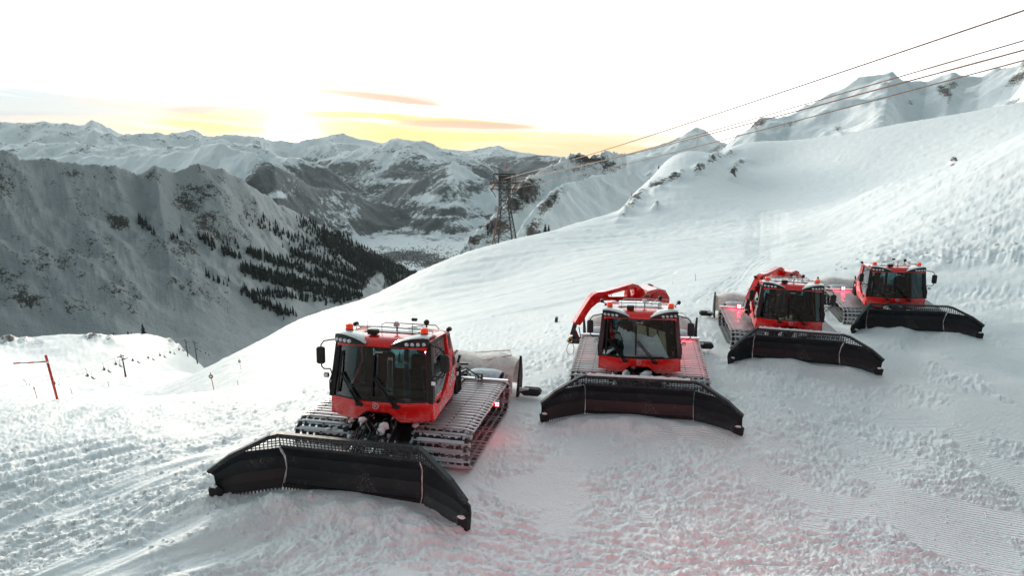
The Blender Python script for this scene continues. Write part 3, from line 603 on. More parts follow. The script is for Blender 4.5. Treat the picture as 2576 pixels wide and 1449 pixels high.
# ================================================================= the snow groomer
HW=1.17                                                  # cab half width at the sill
def wsx(u,z):                                            # front surface of the cab: u in -1..1, height z
    k=(z-1.1)/1.7; hw=1.20-.13*max(0,min(1,(z-1.3)/1.5)); x=u*hw
    y=.26-.02+ (z-1.57)*.14 - .24*(1-abs(u)**2.2)
    if z<1.5: y+= (1.5-z)*.28
    return Vector((x,y,z))
def make_groomer(seed=1,winch=False,snow_top=False,lit=None,fold=0.0,hinge_snow=(1,1)):
    rnd=random.Random(seed)
    root=empty('snow_groomer')
    # ---- chassis
    b=MB(); b.box((0,2.5,.72),(1.36,4.2,.46),M['black'],bev=.05); b.box((0,.35,.85),(.62,.5,.5),M['plastic'],bev=.04)
    b.box((0,3.2,1.06),(1.5,2.3,.2),M['steel'],bev=.03); b.box((0,2.0,1.2),(2.1,.5,.5),M['plastic'],bev=.05)
    for s in (-1,1): b.box((s*.80,2.4,.98),(.16,3.4,.10),M['steel']); b.bar((s*.75,4.0,1.02),(s*2.12,4.02,1.02),.12,.06,M['alu'])
    b.obj('chassis',root)
    # ---- tracks
    zc,rf,rr_=.50,.395,.42; yf0,yr0=.48,4.05
    path=[]
    def arc(cy,cz,r,a0,a1,n):
        for k in range(n): a=a0+(a1-a0)*k/n; path.append((cy+r*math.cos(a),cz+r*math.sin(a)))
    arc(yf0,zc,rf,R_(90),R_(270),14)
    for k in range(16): t=k/16; path.append((yf0+(yr0-yf0)*t,zc-rf+(rf-rr_)*t-.0+.02*math.sin(t*math.pi)))
    arc(yr0,zc,rr_,R_(270),R_(450),14)
    for k in range(16): t=k/16; path.append((yr0+(yf0-yr0)*t,zc+rr_+(rf-rr_)*t-.012*math.sin(t*math.pi*4)**2))
    n=len(path); seg=[math.hypot(path[(i+1)%n][0]-path[i][0],path[(i+1)%n][1]-path[i][1]) for i in range(n)]; tot=sum(seg)
    def at(d):
        d%=tot; i=0
        while d>seg[i]: d-=seg[i]; i+=1
        p,q=path[i],path[(i+1)%n]; t=d/seg[i]; return p[0]+(q[0]-p[0])*t,p[1]+(q[1]-p[1])*t,math.atan2(q[1]-p[1],q[0]-p[0])
    cl=MB(); W=1.36
    pr=[(-.074,0),(.074,0),(.068,.022),(.026,.034),(.014,.078),(-.010,.078),(-.022,.034),(-.068,.022)]
    for sgn in (1,):
        xs=[(-W/2,.45),(-W/2+.20,1),(W/2-.20,1),(W/2,.45)]; vs=[]
        for x,k in xs:
            for (yy,zz) in pr: vs.append((x,yy*(.75 if k<1 else 1),zz*(k if zz>.03 else 1)))
        fs=[tuple(range(7,-1,-1)),tuple(range(24,32))]+[(r*8+i,r*8+(i+1)%8,r*8+8+(i+1)%8,r*8+8+i) for r in range(3) for i in range(8)]
        cl.add(vs,fs,M['alu'])
    for x in (-.45,0,.45): cl.box((x,.04,.03),(.035,.035,.04),M['steel'])
    clm=cl.mesh('track_cleat'); NC=54
    for s in (-1,1):
        t=MB(); m=M['belt']; bw=.105
        for k in range(8):
            x0=s*(.76+ (k+.5)*1.33/8)
            vs=[];fs=[]
            for i,(yy,zz) in enumerate(path):
                yn,zn=path[(i+1)%n]; yp,zp=path[i-1]; tx,tz=yn-yp,zn-zp; L=math.hypot(tx,tz); nx,nz=tz/L,-tx/L
                vs+=[(x0-bw/2,yy+nx*-.0,zz),(x0+bw/2,yy,zz),(x0+bw/2,yy+nx*.028,zz+nz*.028),(x0-bw/2,yy+nx*.028,zz+nz*.028)]
            for i in range(n):
                j=(i+1)%n
                for a in range(4): c=(a+1)%4; fs.append((i*4+a,i*4+c,j*4+c,j*4+a))
            t.add(vs,fs,m)
        tr=t.obj('track',root)
        for k in range(NC):
            yy,zz,an=at(tot*k/NC+.03); c=link('track_cleat',clm,tr)
            # local x across, local y along path, local z outwards
            t_=Vector((0,math.cos(an),math.sin(an))); o_=Vector((0,-math.sin(an),math.cos(an)))*-1
            mm=Matrix((Vector((1,0,0)),-t_ if False else t_,o_)).transposed()
            if mm.determinant()<0: mm=Matrix((Vector((-1,0,0)),t_,o_)).transposed()
            m4=mm.to_4x4(); m4.translation=Vector((s*(.745+W/2),yy,zz))+o_*.002*0; c.matrix_local=m4
        for k in range(5):
            yy=.5+k*.88; r=.33 if 0<k<4 else .36
            wv=MB(); wv.tube([(s*1.18,0,0),(s*1.22,0,0),(s*1.52,0,0),(s*1.56,0,0)],[r-.04,r,r,r-.04],M['rubber'],18)
            wo_=link('wheel',wv.mesh('wheel'),root,(0,yy,.47))
            h=MB(); h.tube([(s*1.50,0,0),(s*1.585,0,0)],[r*.62,r*.55],M['silver'],14); h.tube([(s*1.58,0,0),(s*1.63,0,0)],.07,M['steel'],8); h.obj('wheel_rim',wo_)
    q=MB()
    for k in range(26):
        s=rnd.choice((-1,1)); x=s*rnd.uniform(.78,1.9 if s>0 else 1.5); yy=rnd.choice((rnd.uniform(.12,.25),rnd.uniform(.45,3.6))); zz=.90 if yy>.4 else rnd.uniform(.45,.78); a_=rnd.uniform(.025,.06)
        q.ell((x,yy,zz+.02),(a_*1.6,a_,a_*.6),M['lump'],8,5,.25)
    for k in range(9): a_=rnd.uniform(.04,.09); q.ell((rnd.choice((-1,1))*rnd.uniform(.70,.80),rnd.uniform(.1,.6),rnd.uniform(.6,1.0)),(a_,a_,a_*.8),M['lump'],8,5,.25)
    tag(q.obj('packed_snow_crumbs',root),kind='stuff')
    # ---- lower red front bumper, wraps round with a notch for the blade frame
    us=[-1,-.93,-.75,-.55,-.42,-.30,-.22,0,.22,.30,.42,.55,.75,.93,1]
    def zb(u):
        a=abs(u)
        if a<=.24: return 1.335
        if a<=.43: return 1.335-(a-.24)/.19*.225
        return 1.11+(a-.43)*.055+ (max(0,a-.93)*.6)
    b=MB(); g=[]
    for r in range(6):
        t=r/5; g.append([wsx(u,1.575+(zb(u)-1.575)*t)+Vector((0,-.035+.03*t*t,0)) for u in us])
    b.slab(g,(0,.07,0),M['red'])
    for s in (-1,1):                                      # corner returns along the side
        g=[]
        for r in range(5):
            t=r/4; z=1.62+(1.16-1.62)*t; p=wsx(s,z)+Vector((0,-.03,0)); g.append([p,p+Vector((s*.02,.10,0)),Vector((s*(1.19),.55,z-.02)),Vector((s*1.17,.75+.25*(1-t),z))])
        b.slab(g,(-s*.05,0,0),M['red'])
    bp=b.obj('front_bumper',root)
    e=MB(); p=wsx(0,1.49); ring=[(p.x+.065*math.cos(a),p.y-.055,p.z+.065*math.sin(a)) for a in [2*math.pi*k/16 for k in range(17)]]; e.tube(ring,.009,M['lens'],5)
    e.obj('emblem_ring',bp)
    k=link('emblem_letter',text_mesh('K',.10,M['lens']),bp); frame(k,(p.x,p.y-.05,p.z),(1,0,0),(0,0,1))
    # ---- cab shell: black pillars, sill, rear wall with window
    cab=MB(); BK=M['black']
    for s in (-1,1):
        a=[wsx(s,1.55)+Vector((0,.02,0)),wsx(s,1.9)+Vector((0,.02,0)),wsx(s,2.35)+Vector((0,.02,0)),wsx(s,2.80)+Vector((0,.02,0))]
        for i in range(3): cab.bar(a[i],a[i+1],.12,.15,BK)
        cab.bar((s*1.06,1.70,2.80),(s*1.12,1.85,1.25),.12,.14,BK)
        cab.bar((s*1.12,.34,1.52),(s*1.12,1.8,1.28),.06,.26,BK)
        cab.bar((s*1.02,.45,2.82),(s*1.02,1.72,2.80),.12,.10,BK)
    cab.box((0,.35,1.50),(2.1,.35,.12),BK,bev=.02); cab.box((0,1.05,1.24),(2.1,1.6,.16),M['plastic'])
    cab.box((0,1.82,1.55),(2.16,.09,.60),BK); cab.box((0,1.74,2.73),(2.0,.09,.14),BK)
    for x in (-.96,.96,.0): cab.box((x,1.78,2.22),(.10,.08,.95),BK)
    cb=cab.obj('cab',root)
    # windshield: curved glass and black lower frit
    g=[[wsx(-.955+1.91*c/14,1.60+1.18*r/6)+Vector((0,.0,0)) for c in range(15)] for r in range(7)]
    MB().slab(g,(0,.012,0),M['glass']).obj('windshield',root)
    b=MB(); b.slab([[wsx(-.97+1.94*c/14,z)+Vector((0,-.008,0)) for c in range(15)] for z in (1.555,1.605)],(0,.03,0),BK); b.slab([[wsx(-.97+1.94*c/14,z)+Vector((0,-.008,0)) for c in range(15)] for z in (2.74,2.83)],(0,.03,0),BK)
    for s in (-1,1): b.slab([[wsx(u*s,z)+Vector((0,-.012,0)) for u in (.93,.965,1.0)] for z in (1.57,1.8,2.1,2.5,2.82)],(0,.04,0),BK)
    b.obj('windshield_frame',root)
    tx=link('lettering',text_mesh('snow',.085,M['white'],.002),root); p=wsx(0,2.66); frame(tx,(p.x,p.y-.006,p.z),(1,0,0),(0,.14,1))
    # side windows and red side band
    def sx(z): return 1.19-.12*max(0,min(1,(z-1.3)/1.5))
    outer=[(.26,1.14),(.95,1.22),(1.62,1.30),(2.02,1.62),(2.16,1.98),(1.98,2.32),(1.78,2.82),(1.50,2.86),(1.52,2.66),(1.60,2.28),(1.66,2.02),(1.50,1.82),(1.20,1.60),(.82,1.46),(.52,1.56),(.26,1.58)]
    win=[(.40,1.66),(.53,1.62),(.84,1.53),(1.16,1.66),(1.45,1.87),(1.60,2.04),(1.54,2.28),(1.46,2.66),(1.44,2.76),(.55,2.79)]
    for s in (-1,1):
        b=MB(); b.prism(outer,M['red'],lambda u,v,k,s=s:(s*(sx(v)+(.035 if k==0 else -.03)),u,v)); sp=b.obj('side_panel',root)
        b=MB()
        vent=[(1.80,1.95),(2.02,1.98),(2.05,2.12),(1.90,2.25),(1.84,2.1)]
        b.prism(vent,M['rubber'],lambda u,v,k,s=s:(s*(sx(v)+(.038 if k==0 else .0)),u,v)); b.obj('air_vent',sp); b=MB(); b.box((s*1.225,.62,1.50),(.03,.16,.10),M['rubber'],bev=.01); b.obj('door_handle',sp)
        t1=link('lettering',text_mesh('600',.36,M['white'],.003,.2),sp); 
        if s>0: frame(t1,(s*(sx(1.6)+.036),1.66,1.68),(0,.62,.62),(0,-.6,.6))
        else: frame(t1,(s*(sx(1.6)+.036),1.66,1.68),(0,-.62,-.62),(0,-.6,.6))
        t2=link('lettering',text_mesh('PistenBully',.16,M['white'],.003,.35),sp)
        if s>0: frame(t2,(s*(sx(1.35)+.036),1.0,1.335),(0,.9,.22),(0,-.22,.9))
        else: frame(t2,(s*(sx(1.35)+.036),1.0,1.335),(0,-.9,-.22),(0,-.22,.9))
        b=MB(); b.prism(win,M['sglass'],lambda u,v,k,s=s:(s*(sx(v)-(.005 if k==0 else .014)),u,v)); sw=b.obj('side_window',root)
        b=MB(); b.bar((s*(sx(1.8)+.0),.44,2.02),(s*(sx(2)+.0),1.42,2.05),.02,.03,BK); b.bar((s*(sx(1.9)),.60,1.6),(s*(sx(2)),1.48,2.0),.02,.03,BK); b.bar((s*sx(2.3),.40,1.66),(s*sx(2.8),.55,2.79),.03,.05,BK); b.obj('window_bar',sw)
    rw=MB(); rw.box((0,1.79,2.24),(1.86,.012,.84),M['sglass']); rw.obj('rear_window',root)
    # interior
    for x in (-.45,.50):
        b=MB(); b.box((x,1.20,1.62),(.52,.50,.16),M['seat'],bev=.06); b.box((x,1.46,1.98),(.52,.15,.66),M['seat'],rot=(-.12,0,0),bev=.06); b.box((x,1.52,2.42),(.27,.11,.22),M['seat'],bev=.05)
        b.prism([(-.17,.20),(.17,.20),(0,-.06)],M['seatred'],lambda u,v,k,x=x:(x+u,1.375-.02*k,2.02+v)); b.box((x,1.2,1.45),(.3,.3,.2),M['plastic'])
        b.obj('seat',cb)
    b=MB(); b.tube([(.50+.19*math.cos(a),.86+.09*math.sin(a),1.93+.16*math.sin(a)) for a in [2*math.pi*k/18 for k in range(19)]],.014,M['plastic'],6); b.bar((.50,.86,1.93),(.5,.62,1.6),.05,.05,M['plastic']); b.bar((.33,.86,1.93),(.67,.86,1.93),.03,.02,M['plastic']); b.obj('steering_wheel',cb)
    b=MB(); b.box((0,.50,1.60),(1.9,.35,.13),M['plastic'],bev=.04); b.box((.12,.80,1.85),(.30,.04,.22),M['plastic'],rot=(-.3,0,.2),bev=.01); b.box((.02,.55,1.70),(.18,.12,.02),M['white'],rot=(.2,.1,.5)); b.obj('dashboard',cb)
    # ---- roof
    b=MB()
    g=[]
    for r,(y,zz,hx) in enumerate([(.16,2.82,1.05),(.20,2.90,1.06),(.42,2.955,1.07),(.9,2.965,1.08),(1.5,2.94,1.08),(1.78,2.90,1.07),(1.86,2.80,1.04)]):
        g.append([Vector((u*hx,y+(.12*abs(u)**3 if r<3 else 0),zz-.05*abs(u)**4-(.03 if abs(u)>.98 else 0))) for u in (-1,-.96,-.8,-.4,0,.4,.8,.96,1)])
    b.slab(g,(0,.0,-.05),M['red']); rf_=b.obj('roof',root)
    b=MB(); b.box((.0,1.15,2.975),(1.3,.75,.02),M['silver'],bev=.008); b.obj('roof_hatch',rf_)
    for s in (-1,1):
        b=MB(); g=[];g2=[]
        for k in range(9):
            t=k/8; x=s*(.30+.80*t); h=.02+.17*math.sin(min(1,t*1.25)*math.pi/2)**.8*(1 if t<.9 else .88); yb=.10+.24*(.12+.88*t)**2.6*.75
            top=2.835+h; g.append([Vector((x,yb,2.80)),Vector((x,yb-.03,2.80+h*.35)),Vector((x,yb+.0,top-.02))]); g2.append([Vector((x,yb+.0,top-.02)),Vector((x,yb+.10,top+.015)),Vector((x,.55+.1*t,top+.005-.0*t)),Vector((x,.85,2.93))])
        b.slab(g,(0,.08,0),M['plastic']); pod=b.obj('light_pod',root)
        b=MB(); b.slab(g2,(0,.0,-.03),M['silver']); b.obj('pod_cover',pod)
        for k in range(4):
            t=.46+k*.145; x=s*(.30+.80*t); yb=.10+.24*(.12+.88*t)**2.6*.75
            h=MB(); h.tube([(x,yb-.045,2.875),(x,yb+.03,2.875)],[.043,.043],M['chrome'],14); h.tube([(x,yb-.056,2.875),(x,yb-.046,2.875)],[.030,.036],M['lens'],14); h.obj('headlight',pod)
        h=MB(); h.tube([(s*.90,.57,2.98),(s*.90,.57,3.05)],[.095,.09],M['plastic'],14); h.tube([(s*.90,.57,3.05),(s*.90,.57,3.15),(s*.90,.57,3.165)],[.088,.085,.06],M['orange'],16); h.obj('beacon',rf_)
        h=MB(); h.tube([(s*.55,.75,2.96),(s*.55,.75,3.22)],.006,M['plastic'],5); h.obj('antenna',rf_)
        h=MB(); h.tube([(s*1.12,1.62,2.86),(s*1.17,1.5,2.95)],.02,M['plastic'],6); h.tube([(s*1.19,1.40,2.97),(s*1.19,1.52,2.97)],[.05,.06],M['plastic'],12); h.obj('side_lamp',rf_)
    h=MB(); h.tube([(-.95,1.0,2.95),(-.95,1.02,3.02),(-.3,1.05,3.03),(.95,1.0,3.02),(.95,1.0,2.95)],.016,M['silver'],6); h.tube([(-.6,1.6,2.93),(-.5,1.65,3.01),(.8,1.65,3.01),(.9,1.6,2.93)],.014,M['silver'],6); h.tube([(.3,1.04,3.03),(.55,1.62,3.01)],.012,M['silver'],6); h.obj('roof_rail',rf_)
    h=MB(); h.tube([(.14,.85,2.96),(.14,.85,3.10)],.018,M['plastic'],6); h.box((.14,.83,3.16),(.14,.07,.13),M['chrome'],bev=.03); h.box((.14,.785,3.16),(.11,.02,.10),M['lens'],bev=.008); h.obj('spot_lamp',rf_)
    h=MB(); h.box((-.28,.50,3.03),(.22,.16,.12),M['plastic'],bev=.02); h.tube([(-.12,.6,2.96),(-.12,.6,3.2)],.006,M['plastic'],5); h.obj('roof_sensor',rf_)
    h=MB(); h.ell((.62,1.5,3.10),(.07,.07,.07),M['plastic']); h.tube([(.62,1.5,2.95),(.62,1.5,3.05)],.02,M['plastic'],6); h.box((.22,1.75,3.10),(.13,.08,.07),M['plastic'],bev=.01); h.obj('rear_work_lamp',rf_)
    # ---- wipers, mirrors, work lamps
    for (x0,x1,xb) in ((-.42,-.93,-.95),(.42,-.10,-.10)):
        p0=wsx(x0/1.15,1.52)+Vector((0,-.07,0)); p1=wsx(x1/1.12,2.12)+Vector((0,-.06,0)); h=MB()
        h.bar(p0,p1,.030,.022,M['plastic']); h.bar(p0+Vector((.06,-.0,.02)),p1+Vector((.05,0,.02)),.024,.02,M['plastic']); h.box(p0+Vector((.03,.02,-.02)),(.18,.07,.08),M['plastic'],bev=.02)
        h.bar(p0+Vector((.0,-.005,-.0)),p0+(p1-p0)*.42+Vector((0,-.015,0)),.055,.03,M['plastic'])
        h.obj('wiper',root)
        k=MB(); a=wsx(xb/1.12,1.68)+Vector((0,-.035,0)); c=wsx(xb/1.10,2.60)+Vector((0,-.035,0)); k.bar(a,(a+c)/2+Vector((0,-.02,0)),.045,.03,M['rubber']); k.bar((a+c)/2+Vector((0,-.02,0)),c,.045,.03,M['rubber']); k.obj('wiper_blade',[o for o in root.children if o.name.startswith('wiper')][-1])
    for s in (-1,1):
        h=MB(); h.box((0,0,0),(.19,.10,.40),M['plastic'],bev=.035); mr=link('mirror',h.mesh('mirror'),root,(s*1.47,.28,2.46),(0,0,-s*.15))
        h=MB(); h.box((0,.056,0),(.15,.01,.34),M['lens'],bev=.004); link('mirror_glass',h.mesh('mirror_glass'),mr)
        h=MB(); h.tube([(s*1.07,.40,2.84),(s*1.22,.30,2.83),(s*1.38,.27,2.80),(s*1.46,.28,2.70),(s*1.47,.29,2.60)],.017,M['plastic'],7)
        h.tube([(s*1.47,.29,2.28),(s*1.46,.29,2.20),(s*1.40,.28,2.15),(s*1.22,.24,2.17),(s*1.18,.24,2.05),(s*1.22,.20,1.90),(s*1.22,.20,1.70),(s*1.17,.26,1.58)],.017,M['plastic'],7); h.obj('mirror_arm',root)
        h=MB(); h.box((s*1.27,.15,2.05),(.12,.07,.11),M['plastic'],bev=.02); h.box((s*1.27,.112,2.05),(.095,.01,.085),M['lens'],bev=.004); h.obj('work_lamp',root)
    # ---- behind the cab: air intakes, hydraulics
    for s in (-1,1):
        h=MB(); h.box((s*1.13,2.28,1.52),(.16,.34,.78),M['plastic'],rot=(.12,0,0),bev=.05)
        for k in range(5): h.box((s*1.215,2.17+k*.055,1.52),(.02,.018,.66),M['rubber'],rot=(.12,0,0))
        h.tube([(s*1.20,2.05,1.72),(s*1.25,2.05,1.72)],.05,M['lens'],10); h.obj('air_intake',root)
        h=MB(); h.box((s*.92,2.10,2.2),(.12,.16,.75),M['rubber'],bev=.03); h.obj('exhaust_stack',root)
    h=MB(); h.box((0,2.75,1.30),(1.7,.9,.30),M['steel'],bev=.05); h.box((-.3,2.6,1.56),(.7,.5,.28),M['plastic'],bev=.05)
    for k in range(9):
        x=rnd.uniform(-.9,1.1); y=rnd.uniform(2.4,3.4); h.tube([(x,y,1.2),(x+rnd.uniform(-.2,.2),y+.1,1.5+rnd.random()*.4),(x+rnd.uniform(-.5,.5),y+.5,1.6),(x+rnd.uniform(-.5,.5),y+.9,1.2)],.02,M['hose'],6)
    for k in range(5): 
        x=-.6+k*.38; h.bar((x,2.5,1.5),(x+rnd.uniform(-.1,.3),3.3,1.35+rnd.random()*.35),.05,.05,M['galvlight'] if k%2 else M['black'])
    h.bar((.95,2.55,1.3),(1.12,2.65,2.05),.05,.12,M['black']); h.bar((-.95,2.55,1.3),(-1.12,2.65,2.05),.05,.12,M['black']); h.bar((.7,2.8,1.75),(1.3,2.8,1.78),.05,.05,M['black']); h.obj('rear_hydraulics',root)
    # ---- rear lamps
    for s in (-1,1):
        on=lit in ('both','right' if s>0 else 'left')
        h=MB(); h.box((s*1.32,3.86,1.13),(.20,.14,.20),M['plastic'],bev=.02); h.bar((s*1.32,3.95,1.0),(s*1.32,3.95,1.1),.05,.05,M['steel']); rl=h.obj('rear_lamp',root)
        for i in (-1,1):
            for j in (-1,1):
                h=MB(); h.box((s*1.32+i*.045,3.783,1.13+j*.045),(.065,.02,.065),M['redlit'] if on else M['lens'],bev=.006)
                if on: h.box((s*1.32+i*.045,3.771,1.13+j*.045),(.03,.006,.03),M['whitehot'])
                h.obj('led',rl)
        if on:
            L=bpy.data.lights.new('lamp_light','POINT'); L.energy=28; L.color=(1,.03,.07); L.shadow_soft_size=.06; lo=bpy.data.objects.new('lamp_light',L); C.objects.link(lo); lo.parent=rl; lo.location=(s*1.32,3.68,1.16)
    # ---- tiller
    h=MB(); h.box((0,5.0,.55),(3.9,.28,.28),M['steel'],bev=.04)
    for s in (-1,1): h.bar((s*.5,4.4,.8),(s*.7,5.2,.6),.14,.14,M['steel']); h.bar((s*.3,4.2,1.0),(s*1.0,5.3,.75),.09,.09,M['black'])
    tl=h.obj('tiller',root)
    for s in (-1,1):
        g=[]
        pf=[(5.15,.36),(5.20,.80),(5.40,1.05),(5.75,1.20),(6.25,1.22),(6.55,1.10),(6.62,.55),(6.7,.22)]
        for k in range(9):
            t=k/8; x=s*(.06+1.96*t); d=.10*t**8
            g.append([Vector((x,y-0+ .1*d*3,z-d-(.04*math.sin(t*9+z*4)))) for y,z in pf])
        h=MB(); h.slab(g,(0,0,-.02),M['hood']); h.obj('tiller_cover',tl)
        h=MB(); g=[]
        for r in range(9):
            a=math.pi*r/8; g.append([Vector((s*(.86+.94*c/8),4.60-.42*math.cos(a),.88+.26*math.sin(a)*(1-.25*(2*c/8-1)**4))) for c in range(9)])
        h.slab(g,(0,0,-.03),M['frost']); h.box((s*1.34,4.6,.86),(1.1,.95,.06),M['black'],bev=.02); h.obj('tiller_housing',tl)
        fin=[(5.35,.10),(6.05,.10),(6.10,.55),(5.95,.95),(5.75,1.30),(5.66,1.34),(5.60,1.0),(5.45,.55)]
        h=MB(); h.prism(fin,M['rubber'],lambda u,v,k,s=s:(s*(2.12+.06*k+.03*(v-.5)),u,v)); h.obj('side_fin',tl)
        h=MB(); h.box((s*2.52,5.75,.20),(.62,.42,.22),M['rubber'],bev=.08); h.bar((s*2.1,5.6,.3),(s*2.45,5.65,.26),.12,.1,M['frost']); h.obj('side_skid',tl)
    h=MB(); h.tube([(.5,6.45,1.15),(1.7,6.35,1.32),(1.82,6.0,1.25),(1.0,5.5,1.16)],.022,M['hood'],6); h.obj('cover_tube',tl)
    # ---- blade lift frame, cylinders, hoses, caked snow
    h=MB()
    for s in (-1,1):
        h.bar((s*.42,.35,.95),(s*.48,-.95,.55),.12,.14,M['black']); h.tube([(s*.20,.30,1.18),(s*.22,-.35,.92)],.055,M['black'],8); h.tube([(s*.22,-.35,.92),(s*.24,-1.0,.72)],.03,M['chrome'],8)
        h.bar((s*.30,.45,1.25),(s*.36,-.15,.45),.10,.10,M['steel'])
    h.box((0,-.95,.62),(1.2,.26,.34),M['black'],bev=.05); h.box((0,.05,.72),(.5,.5,.3),M['steel'],bev=.05); lf=h.obj('lift_frame',root)
    h=MB()
    for k in range(10):
        x=rnd.uniform(-.34,.34); x2=rnd.uniform(-.4,.4); h.tube([(x,.25,1.2),(x+rnd.uniform(-.1,.1),-.05,1.30-rnd.random()*.35),(x2,-.45,.95+rnd.uniform(-.15,.15)),(x2*.8,-.85,.7)],.016,M['hose'],6)
    h.obj('hydraulic_hose',lf)
    h=MB()
    for k in range(16): h.ell((rnd.uniform(-.42,.45),rnd.uniform(-.35,.3),rnd.choice((.72,.95,1.08,1.12))+rnd.uniform(-.05,.08)),(rnd.uniform(.05,.13),rnd.uniform(.05,.12),rnd.uniform(.05,.10)),M['lump'],9,6,.14)
    h.ell((.0,-.5,.42),(.55,.55,.25),M['lump'],14,8,.12); h.obj('caked_snow',lf)
    # ---- blade
    fz=CATB
    off=lambda t: float(np.interp(t,[0,.18,.40,.72,1],[0,.09,.14,.10,-.05]))
    def prof(t):                                         # folded plate, concave towards the front
        return (-1.30+off(t), .14+.86*t)
    CW=1.48; bl=MB()
    TS=[0,.18,.40,.72,1]
    bl.slab([[Vector((-CW+2*CW*c/8,prof(t)[0],prof(t)[1])) for c in range(9)] for t in TS],(0,.04,0),M['blade'],False)
    bl.bar((-CW,-1.42,1.30),(CW,-1.42,1.30),.11,.075,M['blade']); bl.box((0,-1.07,.62),(2.5,.12,.35),M['black'],bev=.03)
    bl.bar((-CW,-1.335,1.015),(CW,-1.335,1.015),.03,.04,M['blade'])
    for k in range(24): bl.box((-CW+.06+k*2*CW/24,-1.475,1.30),(.02,.012,.02),M['steel'])
    blade=bl.obj('blade',root)
    def grille(fn,name,poly_top):                        # fn(u,v)->3D, u metres along, v 0..1; bars with square gaps
        g=MB(); P=.060; ub=poly_top; n_=int(ub/P)
        return g,n_
    g=MB(); n_=int(2*CW/.075)
    for k in range(n_+1): x=-CW+k*2*CW/n_; g.bar((x,-1.35,1.035),(x,-1.40,1.28),.018,.008,M['blade'])
    for k in range(5): t=k/4; g.bar((-CW,-1.35-.05*t,1.045+.225*t),(CW,-1.35-.05*t,1.045+.225*t),.008,.016,M['blade'])
    g.obj('grille',blade)
    e=MB(); nt=44                                         # serrated steel edge
    for k in range(nt):
        x=-CW+2*CW*(k+.5)/nt; e.add([(x-.032,-1.305,.15),(x+.032,-1.305,.15),(x,-1.345,.075),(x-.032,-1.275,.15),(x+.032,-1.275,.15),(x,-1.315,.075)],[(0,1,2),(5,4,3),(0,2,5,3),(1,4,5,2),(0,3,4,1)],M['steel'])
    e.bar((-CW,-1.31,.17),(CW,-1.31,.17),.03,.08,M['black']); e.obj('cutting_edge',blade)
    for s in (-1,1):
        th=math.atan2(.68,1.12)+(fold if s<0 else 0); L=1.33; wgm=Matrix.Translation((s*CW,-1.30,0))
        def wp(u,off,z,s=s,th=th): # u along wing, off backwards
            return Vector((s*CW+s*(u*math.cos(th)+off*math.sin(th)),-1.30-u*math.sin(th)+off*math.cos(th),z))
        wb=MB(); rows=[]
        bz=lambda u: 1.25 if u<.22 else (1.25-(u-.22)*.434 if u<.98 else .92-(u-.98)*.72)
        def top(u): return min(1.00,bz(u))
        for t in TS:
            row=[]
            for c in range(9):
                u=.03+(L-.03)*c/8; zz=.12+(top(u)-.12)*t; o_=off(t)
                ue=u+(.10*(2*t-1)**2*(c/8)**4)-(.06*(c/8)**4); q_=wp(ue,o_,zz); kk=1.0 if c==0 else 0.0
                if kk>0: q_=q_.lerp(Vector((s*(CW+.012),-1.30+o_,zz)),kk) if c==0 else q_.lerp(Vector((s*(CW+.012)+s*u*math.cos(th),-1.30+o_-u*math.sin(th),zz)),kk)
                row.append(q_)
            rows.append(row)
        wb.slab(rows,tuple(Vector((s*math.sin(th),math.cos(th),0))*.04),M['blade'],False)
        # sloping top beam from the hinge down to the tip
        wb.bar(wp(-.02,-.08,1.30),wp(.22,-.09,1.27),.11,.075,M['blade']); wb.bar(wp(.20,-.09,1.28),wp(.98,-.06,.94),.10,.08,M['blade']); wb.bar(wp(.96,-.06,.95),wp(L+.03,-.04,.67),.10,.07,M['blade'])
        wb.prism([(L-.20,.10),(L+.03,.10),(L+.05,.30),(L-.08,.36),(L-.2,.26)],M['rubber'],lambda u,v,k:tuple(wp(u,-.03+.10*k,v)))
        wgo=wb.obj('blade_wing',blade)
        g=MB(); P=.075
        def zt(u): return 1.27-max(0,u-.2)*.447
        k=0
        while True:
            u=.04+k*P; zz=zt(u)
            if zz<1.045 or u>.8: break
            g.bar(wp(u,-.05,1.0),wp(u,-.09,zz),.018,.010,M['blade']); k+=1
        for j in range(4):
            zz=1.045+.056*j; um=.2+(1.27-zz)/.447 if zz<1.27 else .2
            g.bar(wp(.03,-.055-.02*j*.4,zz),wp(min(um,.8),-.055-.02*j*.4,zz),.010,.016,M['blade'])
        g.obj('wing_grille',blade)
        e=MB()
        for k in range(18):
            u=.06+k*.068; a=[wp(u-.03,-.01,.13),wp(u+.03,-.01,.13),wp(u,-.05,.055),wp(u-.03,.02,.13),wp(u+.03,.02,.13),wp(u,-.02,.055)]; e.add(a,[(0,1,2),(5,4,3),(0,2,5,3),(1,4,5,2),(0,3,4,1)],M['steel'])
        e.obj('wing_cutting_edge',blade)
        if hinge_snow[0 if s<0 else 1]:
            q=MB(); pts=[]
            for t in [k_/8 for k_ in range(9)]: y,z=prof(t); pts.append((s*(CW+.012+.015*math.sin(z*9)),y-.012,z))
            q.tube(pts,[.004,.008,.014,.008,.016,.010,.012,.020,.010],M['lump'],6); q.obj('packed_snow',blade)
        q=MB(); q.ell(wp(L-.06,-.07,.36),(.07,.04,.03),M['lump'],8,6,.3); q.obj('packed_snow',blade)
    if snow_top:
        q=MB(); rowa=[];
        for c in range(40):
            x=-CW*.95+2*CW*.93*c/39; hh=.03+.035*abs(math.sin(c*1.7))*rnd.random()+.02*rnd.random(); rowa.append([Vector((x,-1.475,1.335)),Vector((x,-1.46,1.335+hh*.8)),Vector((x,-1.42,1.34+hh)),Vector((x,-1.38,1.335+hh*.7)),Vector((x,-1.36,1.335))])
        q.sheet(rowa,M['lump']); q.obj('snow_on_beam',blade)
